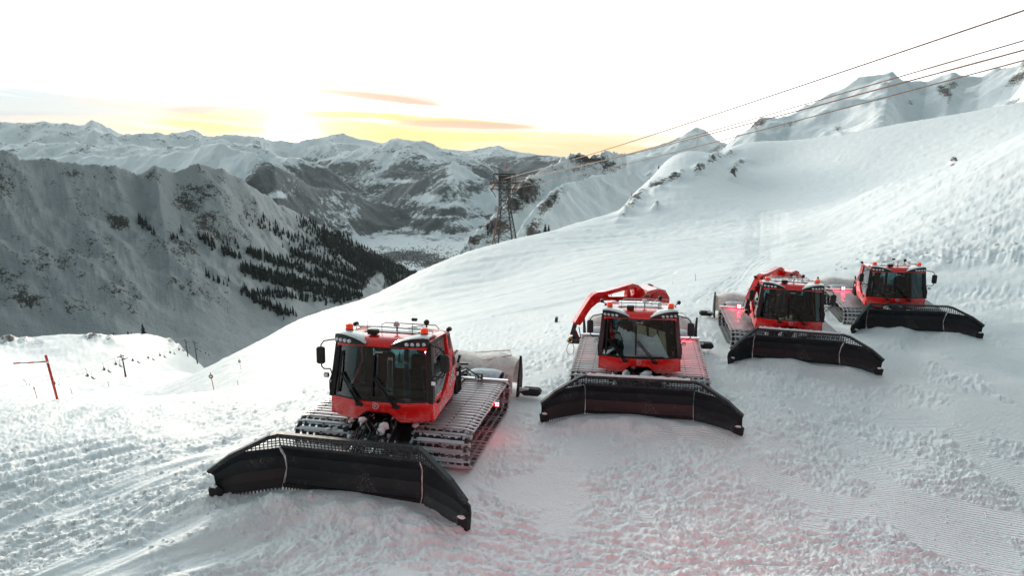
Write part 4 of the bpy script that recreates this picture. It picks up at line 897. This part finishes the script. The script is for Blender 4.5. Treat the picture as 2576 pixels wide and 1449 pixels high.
    # ---- winch with swivelling boom
    if winch:
        piv=Vector((.45,3.3,0)); ang=R_(winch); d=Vector((-math.cos(ang),-math.sin(ang),0)); nrm=Vector((-d.y,d.x,0))
        P=lambda u,z,o=0: piv+d*u+nrm*o+Vector((0,0,z))
        h=MB(); h.tube([P(0,1.15),P(0,1.5)],[.62,.60],M['steel'],20); h.box(P(.1,1.75),(1.05,1.0,.55),M['red'],rot=(0,0,math.atan2(d.y,d.x)),bev=.10)
        pr_=[(-.42,1.95),(.55,1.95),(.95,2.45),(.80,2.75),(.40,3.02),(.05,3.06),(-.25,2.98),(-.42,2.70)]
        h.prism(pr_,M['red'],lambda u,v,k:tuple(P(u,v,-.36+.72*k)))
        h.tube([P(-.02,2.60,-.46),P(-.02,2.60,.46)],.34,M['red'],24); h.tube([P(-.12,2.98,-.5),P(-.12,2.98,-.3)],.07,M['rubber'],12); wn=h.obj('winch',root)
        ol=[(0.39,2.97),(0.64,3.19),(0.88,3.26),(1.42,3.16),(1.89,3.09),(2.15,3.09),(2.30,3.04),(2.44,2.93),(2.74,2.53),(2.95,2.21),(3.02,2.1),(2.81,2.02),(2.71,2.14),(2.56,2.37),(2.40,2.57),(2.18,2.72),(1.95,2.78),(1.6,2.76),(1.09,2.70),(0.87,2.55),(0.60,2.50),(.35,2.6)]
        hole=[(1.80,2.97),(1.04,3.08),(1.07,2.84),(1.76,2.90)]; hole2=[(.82,3.08),(.78,2.90),(.92,2.84),(.95,3.06)]
        h=MB(); h.prism(ol,M['red'],lambda u,v,k:tuple(P(u,v,-.11+.22*k)),holes=[hole,hole2]); bo=h.obj('boom',wn)
        h=MB(); h.tube([P(.3,2.35,.0),P(1.15,2.62,.0)],.06,M['black'],8); h.tube([P(1.15,2.62,0),P(1.5,2.75,0)],.035,M['chrome'],8); h.bar(P(.75,2.45,.2),P(.75,3.1,.2),.04,.16,M['red']); h.obj('boom_cylinder',wn)
        h=MB(); h.bar(P(2.92,2.12),P(3.05,1.70),.14,.20,M['black']); h.bar(P(3.0,1.85,.09),P(2.88,1.55,.09),.04,.12,M['steel']); h.box(P(2.93,1.58),(.22,.14,.16),M['black'],bev=.03); h.tube([P(2.86,1.98,.13),P(2.80,1.6,.13),P(3.0,1.45,.1)],.018,M['hose'],6); h.obj('boom_head',wn)
        h=MB(); h.tube([P(2.62,2.45,-.14),P(2.62,2.45,-.22)],[.06,.07],M['lens'],12); h.obj('boom_lamp',wn)
        hk=[]
        for k in range(10): a=R_(120+k*30); hk.append(P(3.12+.07*math.cos(a),1.50+.07*math.sin(a),0))
        h=MB(); h.tube(hk,.018,M['hook'],6); h.tube([P(3.10,1.64),P(3.10,1.56)],.03,M['hook'],6); h.obj('hook',wn)
        lp=[P(3.12+.13*math.sin(a),1.22+.22*math.cos(a),.03*math.sin(2*a)) for a in [2*math.pi*k/20 for k in range(21)]]
        if winch<40: h=MB(); h.tube(lp,.010,M['hose'],5); h.obj('cable_loop',wn)
        t1=link('lettering',text_mesh('PistenBully',.17,M['seatred'],.003,.2),wn); frame(t1,P(1.98,2.93,.112) if False else P(2.0,2.93,-.113) if (nrm.y>0) else P(2.0,2.93,.113),tuple(-d+Vector((0,0,.1))),(0,0,1))
    return root
CATB=None
lab=['nearest red snow groomer, without winch boom, red light glowing on its track side',
     'red snow groomer with winch boom reaching left past its cab, cable loop on the hook',
     'red snow groomer with folded winch boom beside its cab and snow lying along the blade',
     'red snow groomer farthest away at the right, without winch boom, black wide blade']
params=[dict(seed=1,lit=None,hinge_snow=(1,1)),dict(seed=2,winch=30,snow_top=True,lit='right',hinge_snow=(0,0)),dict(seed=3,winch=50,snow_top=True,lit='left',fold=.25,hinge_snow=(1,1)),dict(seed=4,lit='left',fold=.4,hinge_snow=(0,1))]
groomers=[]
for i in range(4):
    g=make_groomer(**params[i]); g.matrix_world=cmat(i); tag(g,lab[i],'snow groomer','red snow groomers parked in a row')
    for o in g.children:
        if o.name.split('.')[0]=='blade': o.location.z=CATS[i][6]+.06
    groomers.append(g)
g=groomers[0]                                             # lit marker lamp on the outer edge of the near track
h=MB(); h.box((2.16,2.55,.86),(.10,.14,.14),M['plastic'],bev=.02); ml=h.obj('marker_lamp',g)
for i in (-1,1):
    for j in (-1,1): h=MB(); h.box((2.16+i*.026,2.472,.86+j*.03),(.04,.012,.045),M['redlit'],bev=.004); h.box((2.16+i*.026,2.464,.86+j*.03),(.02,.004,.02),M['whitehot']); h.obj('led',ml)
L=bpy.data.lights.new('lamp_light','POINT'); L.energy=3.5; L.color=(1,.02,.05); L.shadow_soft_size=.05; lo=bpy.data.objects.new('lamp_light',L); C.objects.link(lo); lo.parent=ml; lo.location=(2.14,2.36,.72)
# ================================================================= trees
def spruce_mesh(seed,H=20.0,layers=6):
    r=random.Random(seed); b=MB(); m=M['spruce']
    b.tube([(0,0,-1),(0,0,H*.5)],[.35,.15],M['bark'],5)
    for k in range(layers):
        t=k/layers; z0=H*(.08+.86*t); R=H*.185*(1-t)**.85+.35; z1=z0+H*(.24-.06*t); n=9
        vs=[(r.uniform(-.1,.1),r.uniform(-.1,.1),z1)]
        for j in range(n*2):
            a=2*math.pi*j/(n*2)+r.uniform(-.1,.1); q=R*(1.0 if j%2 else .55)*r.uniform(.75,1.2); vs.append((q*math.cos(a),q*math.sin(a),z0-(.35 if j%2 else -.25)+r.uniform(-.3,.3)))
        b.add(vs,[(0,1+j,1+(j+1)%(n*2)) for j in range(n*2)],m)
    return b.mesh('spruce_tree')
M['bark']=mat('spruce_bark',(.05,.035,.025),.9)
M['spruce']=mat('spruce_needles',(.016,.022,.018),.9,bscale=.35,var=.5)
SP=[spruce_mesh(s,22,6) for s in range(5)]
wgt=(dens**1.5)*(t>0.0)*(t<1.02)*np.gradient(AG2,axis=1)*YG2*np.gradient(YG2,axis=0)[:, :]
# weight per picture area so that bands look even
area=np.abs(np.gradient(px2,axis=1)*np.gradient(py2,axis=0)); wg=(dens**1.3)*area*(t>0)*(t<1.0)*(px2>-40)*(dens>.03)
p_=(wg/wg.sum()).ravel(); NT_=3800
idx=rng.choice(p_.size,NT_,replace=True,p=p_)
ii,jj=np.unravel_index(idx,wg.shape); fy=rng.uniform(0,.999,NT_); fx=rng.uniform(0,.999,NT_); ii=np.clip(ii,0,wg.shape[0]-2); jj=np.clip(jj,0,wg.shape[1]-2)
def bil(G): return (G[ii,jj]*(1-fy)*(1-fx)+G[ii+1,jj]*fy*(1-fx)+G[ii,jj+1]*(1-fy)*fx+G[ii+1,jj+1]*fy*fx)
tx_,ty_,tz_=bil(X2),bil(YG2),bil(H)
ordr=np.argsort(ty_)
def merged(name,verts_list,meshes,mats):
    V=[];F=[];MI=[];off=0
    for (x,y,z,s,a,k) in verts_list:
        co,fa,mi_=meshes[k]; c,sn=math.cos(a),math.sin(a)
        v=np.empty_like(co); v[:,0]=(co[:,0]*c-co[:,1]*sn)*s+x; v[:,1]=(co[:,0]*sn+co[:,1]*c)*s+y; v[:,2]=co[:,2]*s+z
        V.append(v); F.append(fa+off); MI.append(mi_); off+=len(co)
    V=np.concatenate(V);F=np.concatenate(F);MI=np.concatenate(MI)
    me=bpy.data.meshes.new(name); me.vertices.add(len(V)); me.vertices.foreach_set('co',V.astype(np.float32).ravel())
    me.loops.add(F.size); me.loops.foreach_set('vertex_index',F.astype(np.int32).ravel()); me.polygons.add(len(F))
    me.polygons.foreach_set('loop_start',np.arange(0,F.size,3,dtype=np.int32)); me.polygons.foreach_set('loop_total',np.full(len(F),3,np.int32)); me.polygons.foreach_set('material_index',MI.astype(np.int32)); me.update()
    for m in mats: me.materials.append(m)
    return me
def tri_arrays(me):
    me.calc_loop_triangles(); co=np.array([v.co[:] for v in me.vertices]); fa=np.array([t.vertices[:] for t in me.loop_triangles]); mi_=np.array([t.material_index for t in me.loop_triangles]); return co,fa,mi_
SPA=[tri_arrays(m) for m in SP]
ti=0
hero=[]
for k in ordr[:270]:
    s=rng.uniform(.55,1.15); o=link('spruce_tree',SP[k%5],None,(tx_[k],ty_[k],tz_[k]-.6),(0,0,rng.uniform(0,6))); o.scale=(s,s,s*rng.uniform(.95,1.25))
    qx,qy=project(tx_[k],ty_[k],tz_[k])
    for cond,lb_,gr_ in ((qx<430,'dark spruce of the small isolated group high on the left of the shaded mountain face','upper left spruce group'),
        (qx<590 and qy<660,'dark spruce scattered sparsely on the open face left of the tree bands','sparse spruces left of the bands'),
        (qx<620,'dark spruce standing alone low on the shaded slope left of the tree bands','low lone spruces'),
        (qy>770,'dark spruce of the lowest and nearest tree band, close to the piste edge','spruces of the lowest band'),
        (qy>728,'dark spruce in the second lowest slanting tree band on the shaded slope','spruces of the second lowest band'),
        (qy>680,'dark spruce in the middle slanting tree bands on the shaded slope','spruces of the middle bands'),
        (True,'dark spruce in the upper slanting tree bands on the shaded slope','spruces of the upper bands')):
        if cond: tag(o,lb_,'spruce',gr_); break
rest=[(tx_[k],ty_[k],tz_[k]-.6,rng.uniform(.5,1.15),rng.uniform(0,6),k%5) for k in ordr[270:]]
o=link('spruce_forest',merged('spruce_forest',rest,SPA,[M['bark'],M['spruce']])); tag(o,'dense dark spruce forest far down the valley side','forest',kind='stuff')
# spruces on the rocky ridge behind the cable car tower
wr=blobs(px3,py3,[(1140,675,26,12,1.),(1175,668,30,10,.8),(1215,655,20,10,.6),(1120,685,16,8,1.),(1240,575,30,16,.25),(1330,480,30,30,.12),(1600,505,20,6,.2)])*((which==1)|(which==0)); ar=np.abs(np.gradient(px3,axis=1)*np.gradient(py3,axis=0)); wr=wr**1.2*ar; pr3=(wr/wr.sum()).ravel()
for k,i_ in enumerate(rng.choice(pr3.size,60,p=pr3)):
    a_,b_=np.unravel_index(i_,wr.shape); s=rng.uniform(.25,.5)
    o=link('spruce_tree',SP[k%5],None,(X3[a_,b_]+rng.uniform(-2,2),YG3[a_,b_],H3[a_,b_]-.8),(0,0,rng.uniform(0,6))); o.scale=(s,s,s*1.1)
    tag(o,'small spruce on the snowy rocky ridge behind the cable car tower','spruce','spruces on the rocky ridge')
def tree_at(px,py,Yd,h,lab_,grp=None,dx=0):
    x,y,z=gpix(px,py,Yd); o=link('spruce_tree',SP[random.randrange(5)],None,(x,y,z-.2),(0,0,random.uniform(0,6))); s=h/22; o.scale=(s*1.15,s*1.15,s); tag(o,lab_,'spruce',grp); return o
tree_at(1371,612,196,3.6,'left and taller of two small spruces on the snow crest right of the tower')
tree_at(1380,609,197,3.0,'right and shorter of two small spruces on the snow crest right of the tower')
for k,(px,py,h,Yd) in enumerate([(1624,486,6,398),(1632,480,7,405),(1613,495,4,385),(1601,506,4,370),(1640,475,5,412),(1588,517,3,345),(1676,461,5,455),(1658,470,4,440),(1652,505,3,380),(1608,520,3,350)]):
    tree_at(px,py,Yd,h,'small spruce among the rocks of the snowy spur right of centre','spruces on the rocky spur')
for px,py,Yd,h in [(365,862,415,9)]: tree_at(px,py,Yd,h,'lone spruce on the crest of the ski hill above the chairlift')
for k in range(14):
    px=random.choice([20,40,60,240,300,330,425,432,5,75])+random.uniform(-12,12); py=866+random.uniform(-4,8)
    x,y,z=P3(px,py,float(np.interp(px,[0,150,250,420],[375,405,405,420]))); z=float(ground(float(x),float(y))[0]); o=link('dwarf_pine',SP[k%5],None,(float(x),float(y),z-.5)); s=random.uniform(.08,.2); o.scale=(s*1.8,s*1.8,s); tag(o,'low dark pine bush at the back edge of the ski hill','bush','pine bushes on the ski hill edge')

# ================================================================= cable car tower and ropes
YT=207.0
def tp(px,py,Yd=YT): return Vector([float(v) for v in P3(px,py,Yd)])
base=tp(1270,648); base.z=float(ground(base.x,base.y)[0])-1.0
tr=empty('cable_car_tower',base,(0,0,R_(-12))); tag(tr,'tall steel lattice cable car tower standing on the snow crest','cable car tower')
Hh=(tp(1270,438).z-base.z)
b=MB(); bL=[(-4.9,-3.4),(4.3,-3.4),(5.0,3.4),(-3.6,3.4)]; tL=[(-1.7,-1.5),(1.7,-1.5),(1.7,1.5),(-1.7,1.5)]; zk=Hh*.62
def leg(i,z):
    k=min(1,z/zk); return Vector((bL[i][0]*(1-k)+tL[i][0]*k,bL[i][1]*(1-k)+tL[i][1]*k,z))
G=M['galv']; GL=M['galvlight']
lv=[-1.5,Hh*.12,Hh*.25,Hh*.38,Hh*.50,Hh*.60,Hh*.70,Hh*.78,Hh*.86,Hh*.93,Hh*.985]
for i in range(4):
    q=MB(); q.bar(leg(i,-3),leg(i,zk),.42,.42,G if i!=0 else GL); q.bar(leg(i,zk),leg(i,Hh),.34,.34,G); q.obj('tower_leg',tr)
for i in range(4):
    j=(i+1)%4; q=MB()
    for a_,c_ in zip(lv[:-1],lv[1:]):
        q.bar(leg(i,a_),leg(j,c_),.15,.15,G); q.bar(leg(j,a_),leg(i,c_),.15,.15,G); q.bar(leg(i,c_),leg(j,c_),.18,.18,G if c_!=lv[3] else GL)
    q.obj('lattice_face',tr)
q=MB(); q.bar((-4.0,0,Hh),(4.0,0,Hh),.45,.5,G); q.bar((-5,0,Hh-3),(5,0,Hh-3),.4,.4,G); q.bar((-5,-1.6,Hh-3),(5,-1.6,Hh-3),.25,.25,G)
for x in (-4,-2,2,4): q.bar((x,0,Hh),(x,0,Hh-3),.22,.22,G); q.bar((x,0,Hh),(x*.6,0,Hh-3),.15,.15,G)
q.box((0,0,Hh-1.2),(3.2,3,1.6),G); q.bar((-5,-2,Hh-5),(5,-2,Hh-5),.35,.35,G); q.bar((-4.5,-2,Hh-5),(-3,-1,Hh-8),.2,.2,G); q.bar((4.5,-2,Hh-5),(3,-1,Hh-8),.2,.2,G); q.obj('cross_arm',tr)
for s in (-1,1):
    q=MB(); pts=[]
    for k in range(11):
        u=-3.2+6.4*k/10; pts.append(Vector((s*3.9+.48*u,-.45*u,Hh-3.6+.50*u-.075*u*u)))
    q.tube(pts,.30,GL,6); q.tube([p+Vector((0,0,-.9)) for p in pts[1:-1]],.15,GL,5)
    for k in range(1,10,2): q.bar(pts[k],pts[k]+Vector((0,0,-.9)),.12,.12,GL)
    q.bar((s*3.9,0,Hh-4.2),(s*3.7,0,Hh-3),.3,.3,GL); q.obj('rope_saddle',tr)
q=MB(); q.tube([(.6,0,Hh),(.6,0,Hh+2.6)],.07,G,5); q.ell((.6,0,Hh+2.4),(.35,.35,.5),M['polered'],8,6); q.obj('wind_gauge',tr)
for k,(pa,pb,ya,yb_,rr,lb_) in enumerate([((1258,452),(2860,-71),207,44,.080,'uppermost thick ropeway cable running from the tower to the upper right'),
    ((1272,462),(2860,18),208,46,.065,'thin second cable from the top, between the two thick ropeway cables'),
    ((1302,449.5),(2860,48),205,48,.080,'lower thick ropeway cable running from the tower to the upper right'),
    ((1302,472),(2860,75),207,50,.065,'thin lowest ropeway cable under the lower thick one')]):
    A0=tp(pa[0],pa[1],ya); B0=tp(pb[0],pb[1],yb_); pts=[A0.lerp(B0,t_/24)+Vector((0,0,-1.5*math.sin(math.pi*t_/24)*.6)) for t_ in range(25)]
    q=MB(); q.tube(pts,rr,M['galvlight'] if rr>.06 else M['galv'],6); o=q.obj('ropeway_cable'); tag(o,lb_,'cable','ropeway cables')

# ================================================================= chairlift
def pylon(pxt,pyt,pxb,pyb,Yd,lab_):
    Bv=tp(pxb,pyb,Yd); Tv=tp(pxt,pyt,Yd); Bv.z=float(ground(Bv.x,Bv.y)[0])-.5; h=Tv.z-Bv.z; r=empty('lift_pylon',Bv,(0,0,R_(-38))); tag(r,lab_,'lift pylon','chairlift pylons')
    q=MB(); q.tube([(0,0,-1),(0,0,h-.8)],[.42,.26],M['pylon'],10); q.obj('mast',r)
    q=MB(); q.bar((-2.9,0,h-.9),(2.9,0,h-.9),.3,.35,M['pylon']); q.obj('cross_arm',r)
    q=MB(); q.bar((-2.9,0,h+.6),(2.9,0,h+.6),.14,.14,M['pylon']); q.bar((-2.6,0,h+.6),(-.3,0,h-.8),.14,.14,M['pylon']); q.bar((2.6,0,h+.6),(.3,0,h-.8),.14,.14,M['pylon']); q.obj('gantry',r)
    for s in (-1,1): q=MB(); q.bar((s*2.7,-1.5,h-.75),(s*2.7,1.5,h-.6),.25,.3,M['pylon']); q.obj('sheave_train',r)
    return r,h
py1,h1=pylon(303,897,317,952,258,'nearest chairlift pylon with a red-footed dark mast on the ski hill')
q=MB(); q.tube([(0,0,-.5),(0,0,1.6)],.46,M['polered'],10); q.obj('red_padding',py1)
py2,h2=pylon(466,857,472,892,392,'left one of the two distant chairlift pylons on the far hill edge'); py3_,h3=pylon(489,860,494,896,400,'right one of the two distant chairlift pylons on the far hill edge')
rot1=R_(-38)
def ropept(s,k):                                          # s side, waypoints
    side=Vector((math.cos(rot1),math.sin(rot1),0))*2.7*s
    W=[tp(-110,996,118),tp(75,957,168),tp(303,899,258),tp(478,861,396),tp(560,898,520)]
    n=len(W)-1; k=max(0,min(.9999,k))*n; i=int(k); f=k-i
    p=W[i].lerp(W[i+1],f); p.z-=1.8*math.sin(math.pi*f)*(1 if i in(1,2) else .5); return p+side
for s in (-1,1):
    q=MB(); q.tube([ropept(s,k/60) for k in range(61)],.035,M['pylon'],5); o=q.obj('haul_rope'); tag(o,'thin chairlift haul rope, %s of the pair, above the ski hill'%('nearer' if s>0 else 'farther'),'rope','chairlift ropes')
def chair():
    r=empty('lift_chair'); q=MB(); q.tube([(0,0,0),(0,.25,-.5),(0,.45,-1.5),(0,.1,-2.1)],.05,M['pylon'],5); q.obj('hanger',r)
    q=MB(); q.box((0,.1,-3.0),(2.1,.55,.12),M['plastic']); q.obj('seat',r)
    q=MB(); q.box((0,.42,-2.62),(2.1,.10,.62),M['plastic']); q.obj('backrest',r)
    q=MB()
    for x in (-1,1): q.bar((x,.4,-2.1),(x,.4,-3.0),.06,.06,M['pylon']); q.bar((x,.4,-2.95),(x,-.3,-3.0),.05,.05,M['pylon'])
    q.bar((-1,.4,-2.15),(1,.4,-2.15),.06,.06,M['pylon']); q.bar((-1,-.6,-3.35),(1,-.6,-3.35),.05,.05,M['pylon']); q.obj('frame',r); return r
ch0=chair(); pos=[.035,.235,.30,.385,.44,.485,.535,.58,.62,.66,.70,.735,.80,.86]
names=['at the left picture edge','nearest, left of the tall red gate pole','just right of the red gate pole','third along the rope from the red gate pole','fourth along the rope, before the pylon','at the red-footed pylon','first beyond the red-footed pylon','second beyond the red-footed pylon','third beyond the red-footed pylon','fourth beyond the red-footed pylon','fifth beyond the red-footed pylon','nearest before the distant pylons','below the distant pylons','farthest down past the distant pylons']
for i,k in enumerate(pos):
    for s in (-1,1):
        c=ch0 if (i==0 and s==-1) else copy_tree(ch0)
        c.location=ropept(s,k+.004*s); c.rotation_euler=(0,0,R_(-38)+math.pi/2*0+(.0 if s<0 else math.pi)); c.scale=(1.1,1.1,1.1)
        tag(c,'empty lift chair on the %s rope, %s'%('near' if s>0 else 'far',names[i]),'lift chair','empty chairs on the chairlift')

# ================================================================= poles and stakes
def standing(px,py,Yd): x,y,z=gpix(px,py,Yd); return Vector((x,y,z))
gp=standing(145,1008,25.5); r=empty('piste_gate',gp,(0,R_(-3),0)); tag(r,'tall red pole with a red and white striped arm reaching left','gate pole')
q=MB(); q.tube([(0,0,-.3),(0,0,1.9)],.052,M['polered'],10); q.obj('pole',r)
q=MB(); q.tube([(0,0,1.9),(0,0,2.0)],.053,M['polewhite'],10); q.obj('white_ring',r)
q=MB(); q.tube([(0,0,2.0),(0,0,2.30)],.052,M['polered'],10); q.obj('pole_top',r)
xs=[0,-.35,-.62,-.95,-1.30,-1.62]
for i in range(5): q=MB(); f=lambda x: (x,0,1.98+.02*x-.03*x*x*0+ (.02 if x<-1.2 else 0)); q.tube([f(xs[i]),f(xs[i+1])],.036,M['polered'] if i%2==0 else M['polewhite'],8); q.obj('striped_arm',r)
def marker(px,py,Yd,h,lab_,disc=True,rad=.018,lean=-4):
    p=standing(px,py,Yd); r=empty('piste_marker',p,(0,R_(lean),0)); tag(r,lab_,'marker pole'); q=MB(); q.tube([(0,0,-.3),(0,0,h)],rad,M['polered'],7); q.obj('pole',r)
    if disc:
        q=MB(); q.tube([(0,-.02,h-.30),(0,-.045,h-.30)],.15 if h<3 else .3,M['rubber'],18); q.obj('disc',r)
        q=MB(); q.prism([(-.07,-.09),(.02,-.02),(.09,-.10),(.09,.0),(.02,.10),(-.08,.05)],M['white'],lambda u,v,k:(u,-.050-.008*k,h-.30+v)); q.obj('arrow_sign',r)
marker(540,990,37,1.55,'thin red piste pole with a round black sign, left of the nearest groomer',rad=.024)
marker(608,942,60,1.25,'small distant pole with a round sign beyond the snow crest',rad=.02)
marker(602,983,43,.85,'plain thin red pole right of the round-sign piste pole',False)
marker(95,1010,95,2.3,'thin pole with a round sign beside the tall red gate pole',rad=.05)
marker(182,993,120,1.6,'plain thin pole in the snow right of the tall gate pole',False,.05)
marker(275,978,150,1.6,'plain thin pole on the lower piste below the pylon',False,.05)
marker(361,945,235,2.6,'small distant pole with sign right of the red-footed pylon',rad=.06)
marker(1748,733,46,.62,'thin stake in the snow behind the second groomer',False,.018,-8)
marker(1691,728,46,.30,'short thin stake left of the snow stake behind the second groomer',False,.012,4)
p=standing(1399,808,33); r=empty('wooden_stub',p,(0,R_(6),0)); tag(r,'short brown wooden stub poking out of the snow with a snow cap','post'); q=MB(); q.box((0,0,.12),(.17,.16,.40),M['wood'],bev=.02); q.obj('post',r); q=MB(); q.ell((0,0,.34),(.12,.11,.05),M['lump'],8,6,.1); q.obj('snow_cap',r)
for k,(px,py,Yd) in enumerate([(1655,1075,None),(1500,1135,None)]): pass

# ================================================================= loose snow clods
clm_=[]
for s in range(4):
    q=MB(); random.seed(40+s); q.ell((0,0,0),(1,.85,.6),M['lump'],9,6,.2); clm_.append(tri_arrays(q.mesh('snow_clod')))
lst=[]
for k in range(1300):
    px=rng.uniform(0,2576); py=rng.uniform(1040,1449)
    if 900<px<2000 or rng.random()<.4: continue
    a_,dy_,dz_=ray(px,py); Yd=float(-7.4/dz_*dy_); x=float(a_/dy_)*Yd
    lst.append((x,Yd,px,rng.uniform(.010,.035)*(1.6 if px<1200 else 1.0)))
for k in range(40):
    px=rng.uniform(2090,2576); py=640+rng.normal(0,16); Yd=float(np.interp(py,[600,680],[52,37])); a_,dy_,dz_=ray(px,py); lst.append((float(a_/dy_)*Yd,Yd,px,rng.uniform(.06,.18)))
xy=np.array([(l[0],l[1]) for l in lst]); gz=ground(xy[:,0],xy[:,1])
keep=[]
for (x,y,px,s),z in zip(lst,gz):
    ok=True
    for gg in groomers:
        l=gg.matrix_world.inverted()@Vector((x,y,float(z)))
        if abs(l.x)<2.3 and -1.3<l.y<6.8: ok=False
    if ok: keep.append((x,y,float(z)+s*.15,s,rng.uniform(0,6),int(rng.integers(0,4))))
o=link('snow_clods',merged('snow_clods',keep,clm_,[M['lump']])); tag(o,'loose white snow clods scattered over the churned snow','snow clods',kind='stuff')

# ================================================================= distant town in the valley
lst=[]
wt=town*area.mean(); at=np.abs(np.gradient(px4,axis=1)*np.gradient(py4,axis=0)); pt=(town**1.5*at); pt=(pt/pt.sum()).ravel()
bx=MB(); bx.box((0,0,3),(14,10,8),M['pylon']); bx.add([(-8,-6,7),(8,-6,7),(8,6,7),(-8,6,7),(-8,0,11),(8,0,11)],[(0,1,5,4),(2,3,4,5),(0,4,3),(1,2,5)],M['galv']); bxa=[tri_arrays(bx.mesh('house'))]
for i_ in rng.choice(pt.size,1500,p=pt):
    a_,b_=np.unravel_index(i_,at.shape); lst.append((X4[a_,b_]+rng.uniform(-20,20),YG4[a_,b_]+rng.uniform(-25,25),H4[a_,b_]-1,rng.uniform(.4,.85),rng.uniform(0,3),0))
o=link('distant_town',merged('distant_town',lst,bxa,[M['pylon'],M['galv']])); tag(o,'far-off town in the valley floor reading as a dark speckled patch','town',kind='stuff')

# ================================================================= the mountain station behind the photographer
st=empty('station_building',(0,-.8,.6)); tag(st,'brown timber mountain station behind the viewpoint, mirrored in the groomers\' windshields','building')
q=MB(); q.box((2,-4,3.0),(56,8,6.4),M['wood']); q.obj('lower_wall',st)
q=MB(); q.box((2,-9,9.5),(50,9,7.0),M['wood']); q.obj('upper_wall',st)
q=MB(); q.box((2,-9,13.3),(54,12,.5),M['roofsnow']); q.obj('roof',st)
for k in range(11):
    x=-22+k*4.6; q=MB(); q.box((x,.02,3.7),(1.6,.10,1.7),M['steel']); wf=q.obj('window',st); q=MB(); q.box((x,.085,3.7),(1.35,.03,1.45),M['plastic']); q.obj('pane',wf)
for k in range(3):
    x=1+k*4.4; q=MB(); q.box((x,.03,1.2),(3.4,.10,2.3),M['curtain']); q.obj('garage_door',st)
q=MB(); 
me=bpy.data.meshes.new('station_apron'); me.from_pydata([(-40,-.9,.7),(40,-.9,.7),(40,6.5,.45),(-40,6.5,.45)],[],[(0,1,2,3)]); me.materials.append(M['lump']); o=bpy.data.objects.new('station_apron',me); C.objects.link(o); tag(o,kind='structure')
for x,e_ in ((1.2,34),(4.6,26)):
    q=MB(); q.box((x,.16,5.2),(.30,.20,.24),M['plastic'],bev=.02); rl=q.obj('wall_lamp',st); q=MB(); q.box((x,.27,5.2),(.24,.02,.18),M['redlit']); q.obj('lamp_glass',rl)
    L=bpy.data.lights.new('lamp_light','SPOT'); L.energy=e_*17; L.color=(1,.10,.14); L.spot_size=R_(95); L.spot_blend=.9; L.shadow_soft_size=.15; lo=bpy.data.objects.new('lamp_light',L); C.objects.link(lo); lo.parent=rl; lo.location=(x,.40,5.2); lo.rotation_euler=(R_(58),0,R_(-8))

# ================================================================= haze
hz=bpy.data.meshes.new('haze'); S_=26500; z0,z1=-1281.5,820
hz.from_pydata([(-S_,-S_,z0),(S_,-S_,z0),(S_,S_,z0),(-S_,S_,z0),(-S_,-S_,z1),(S_,-S_,z1),(S_,S_,z1),(-S_,S_,z1)],[],[(3,2,1,0),(4,5,6,7),(0,1,5,4),(1,2,6,5),(2,3,7,6),(3,0,4,7)])
hm=bpy.data.materials.new('haze_volume'); hm.use_nodes=True; hm.node_tree.nodes.clear(); n=NT(hm.node_tree)
pv=n.n('ShaderNodeVolumePrincipled',i={'Color':(.80,.93,1.0,1),'Density':HAZE,'Anisotropy':.35}); om=n.n('ShaderNodeOutputMaterial'); n.l(pv.outputs[0],om.inputs['Volume']); hz.materials.append(hm)
if HAZE>0: o=bpy.data.objects.new('haze',hz); C.objects.link(o); tag(o,kind='stuff')
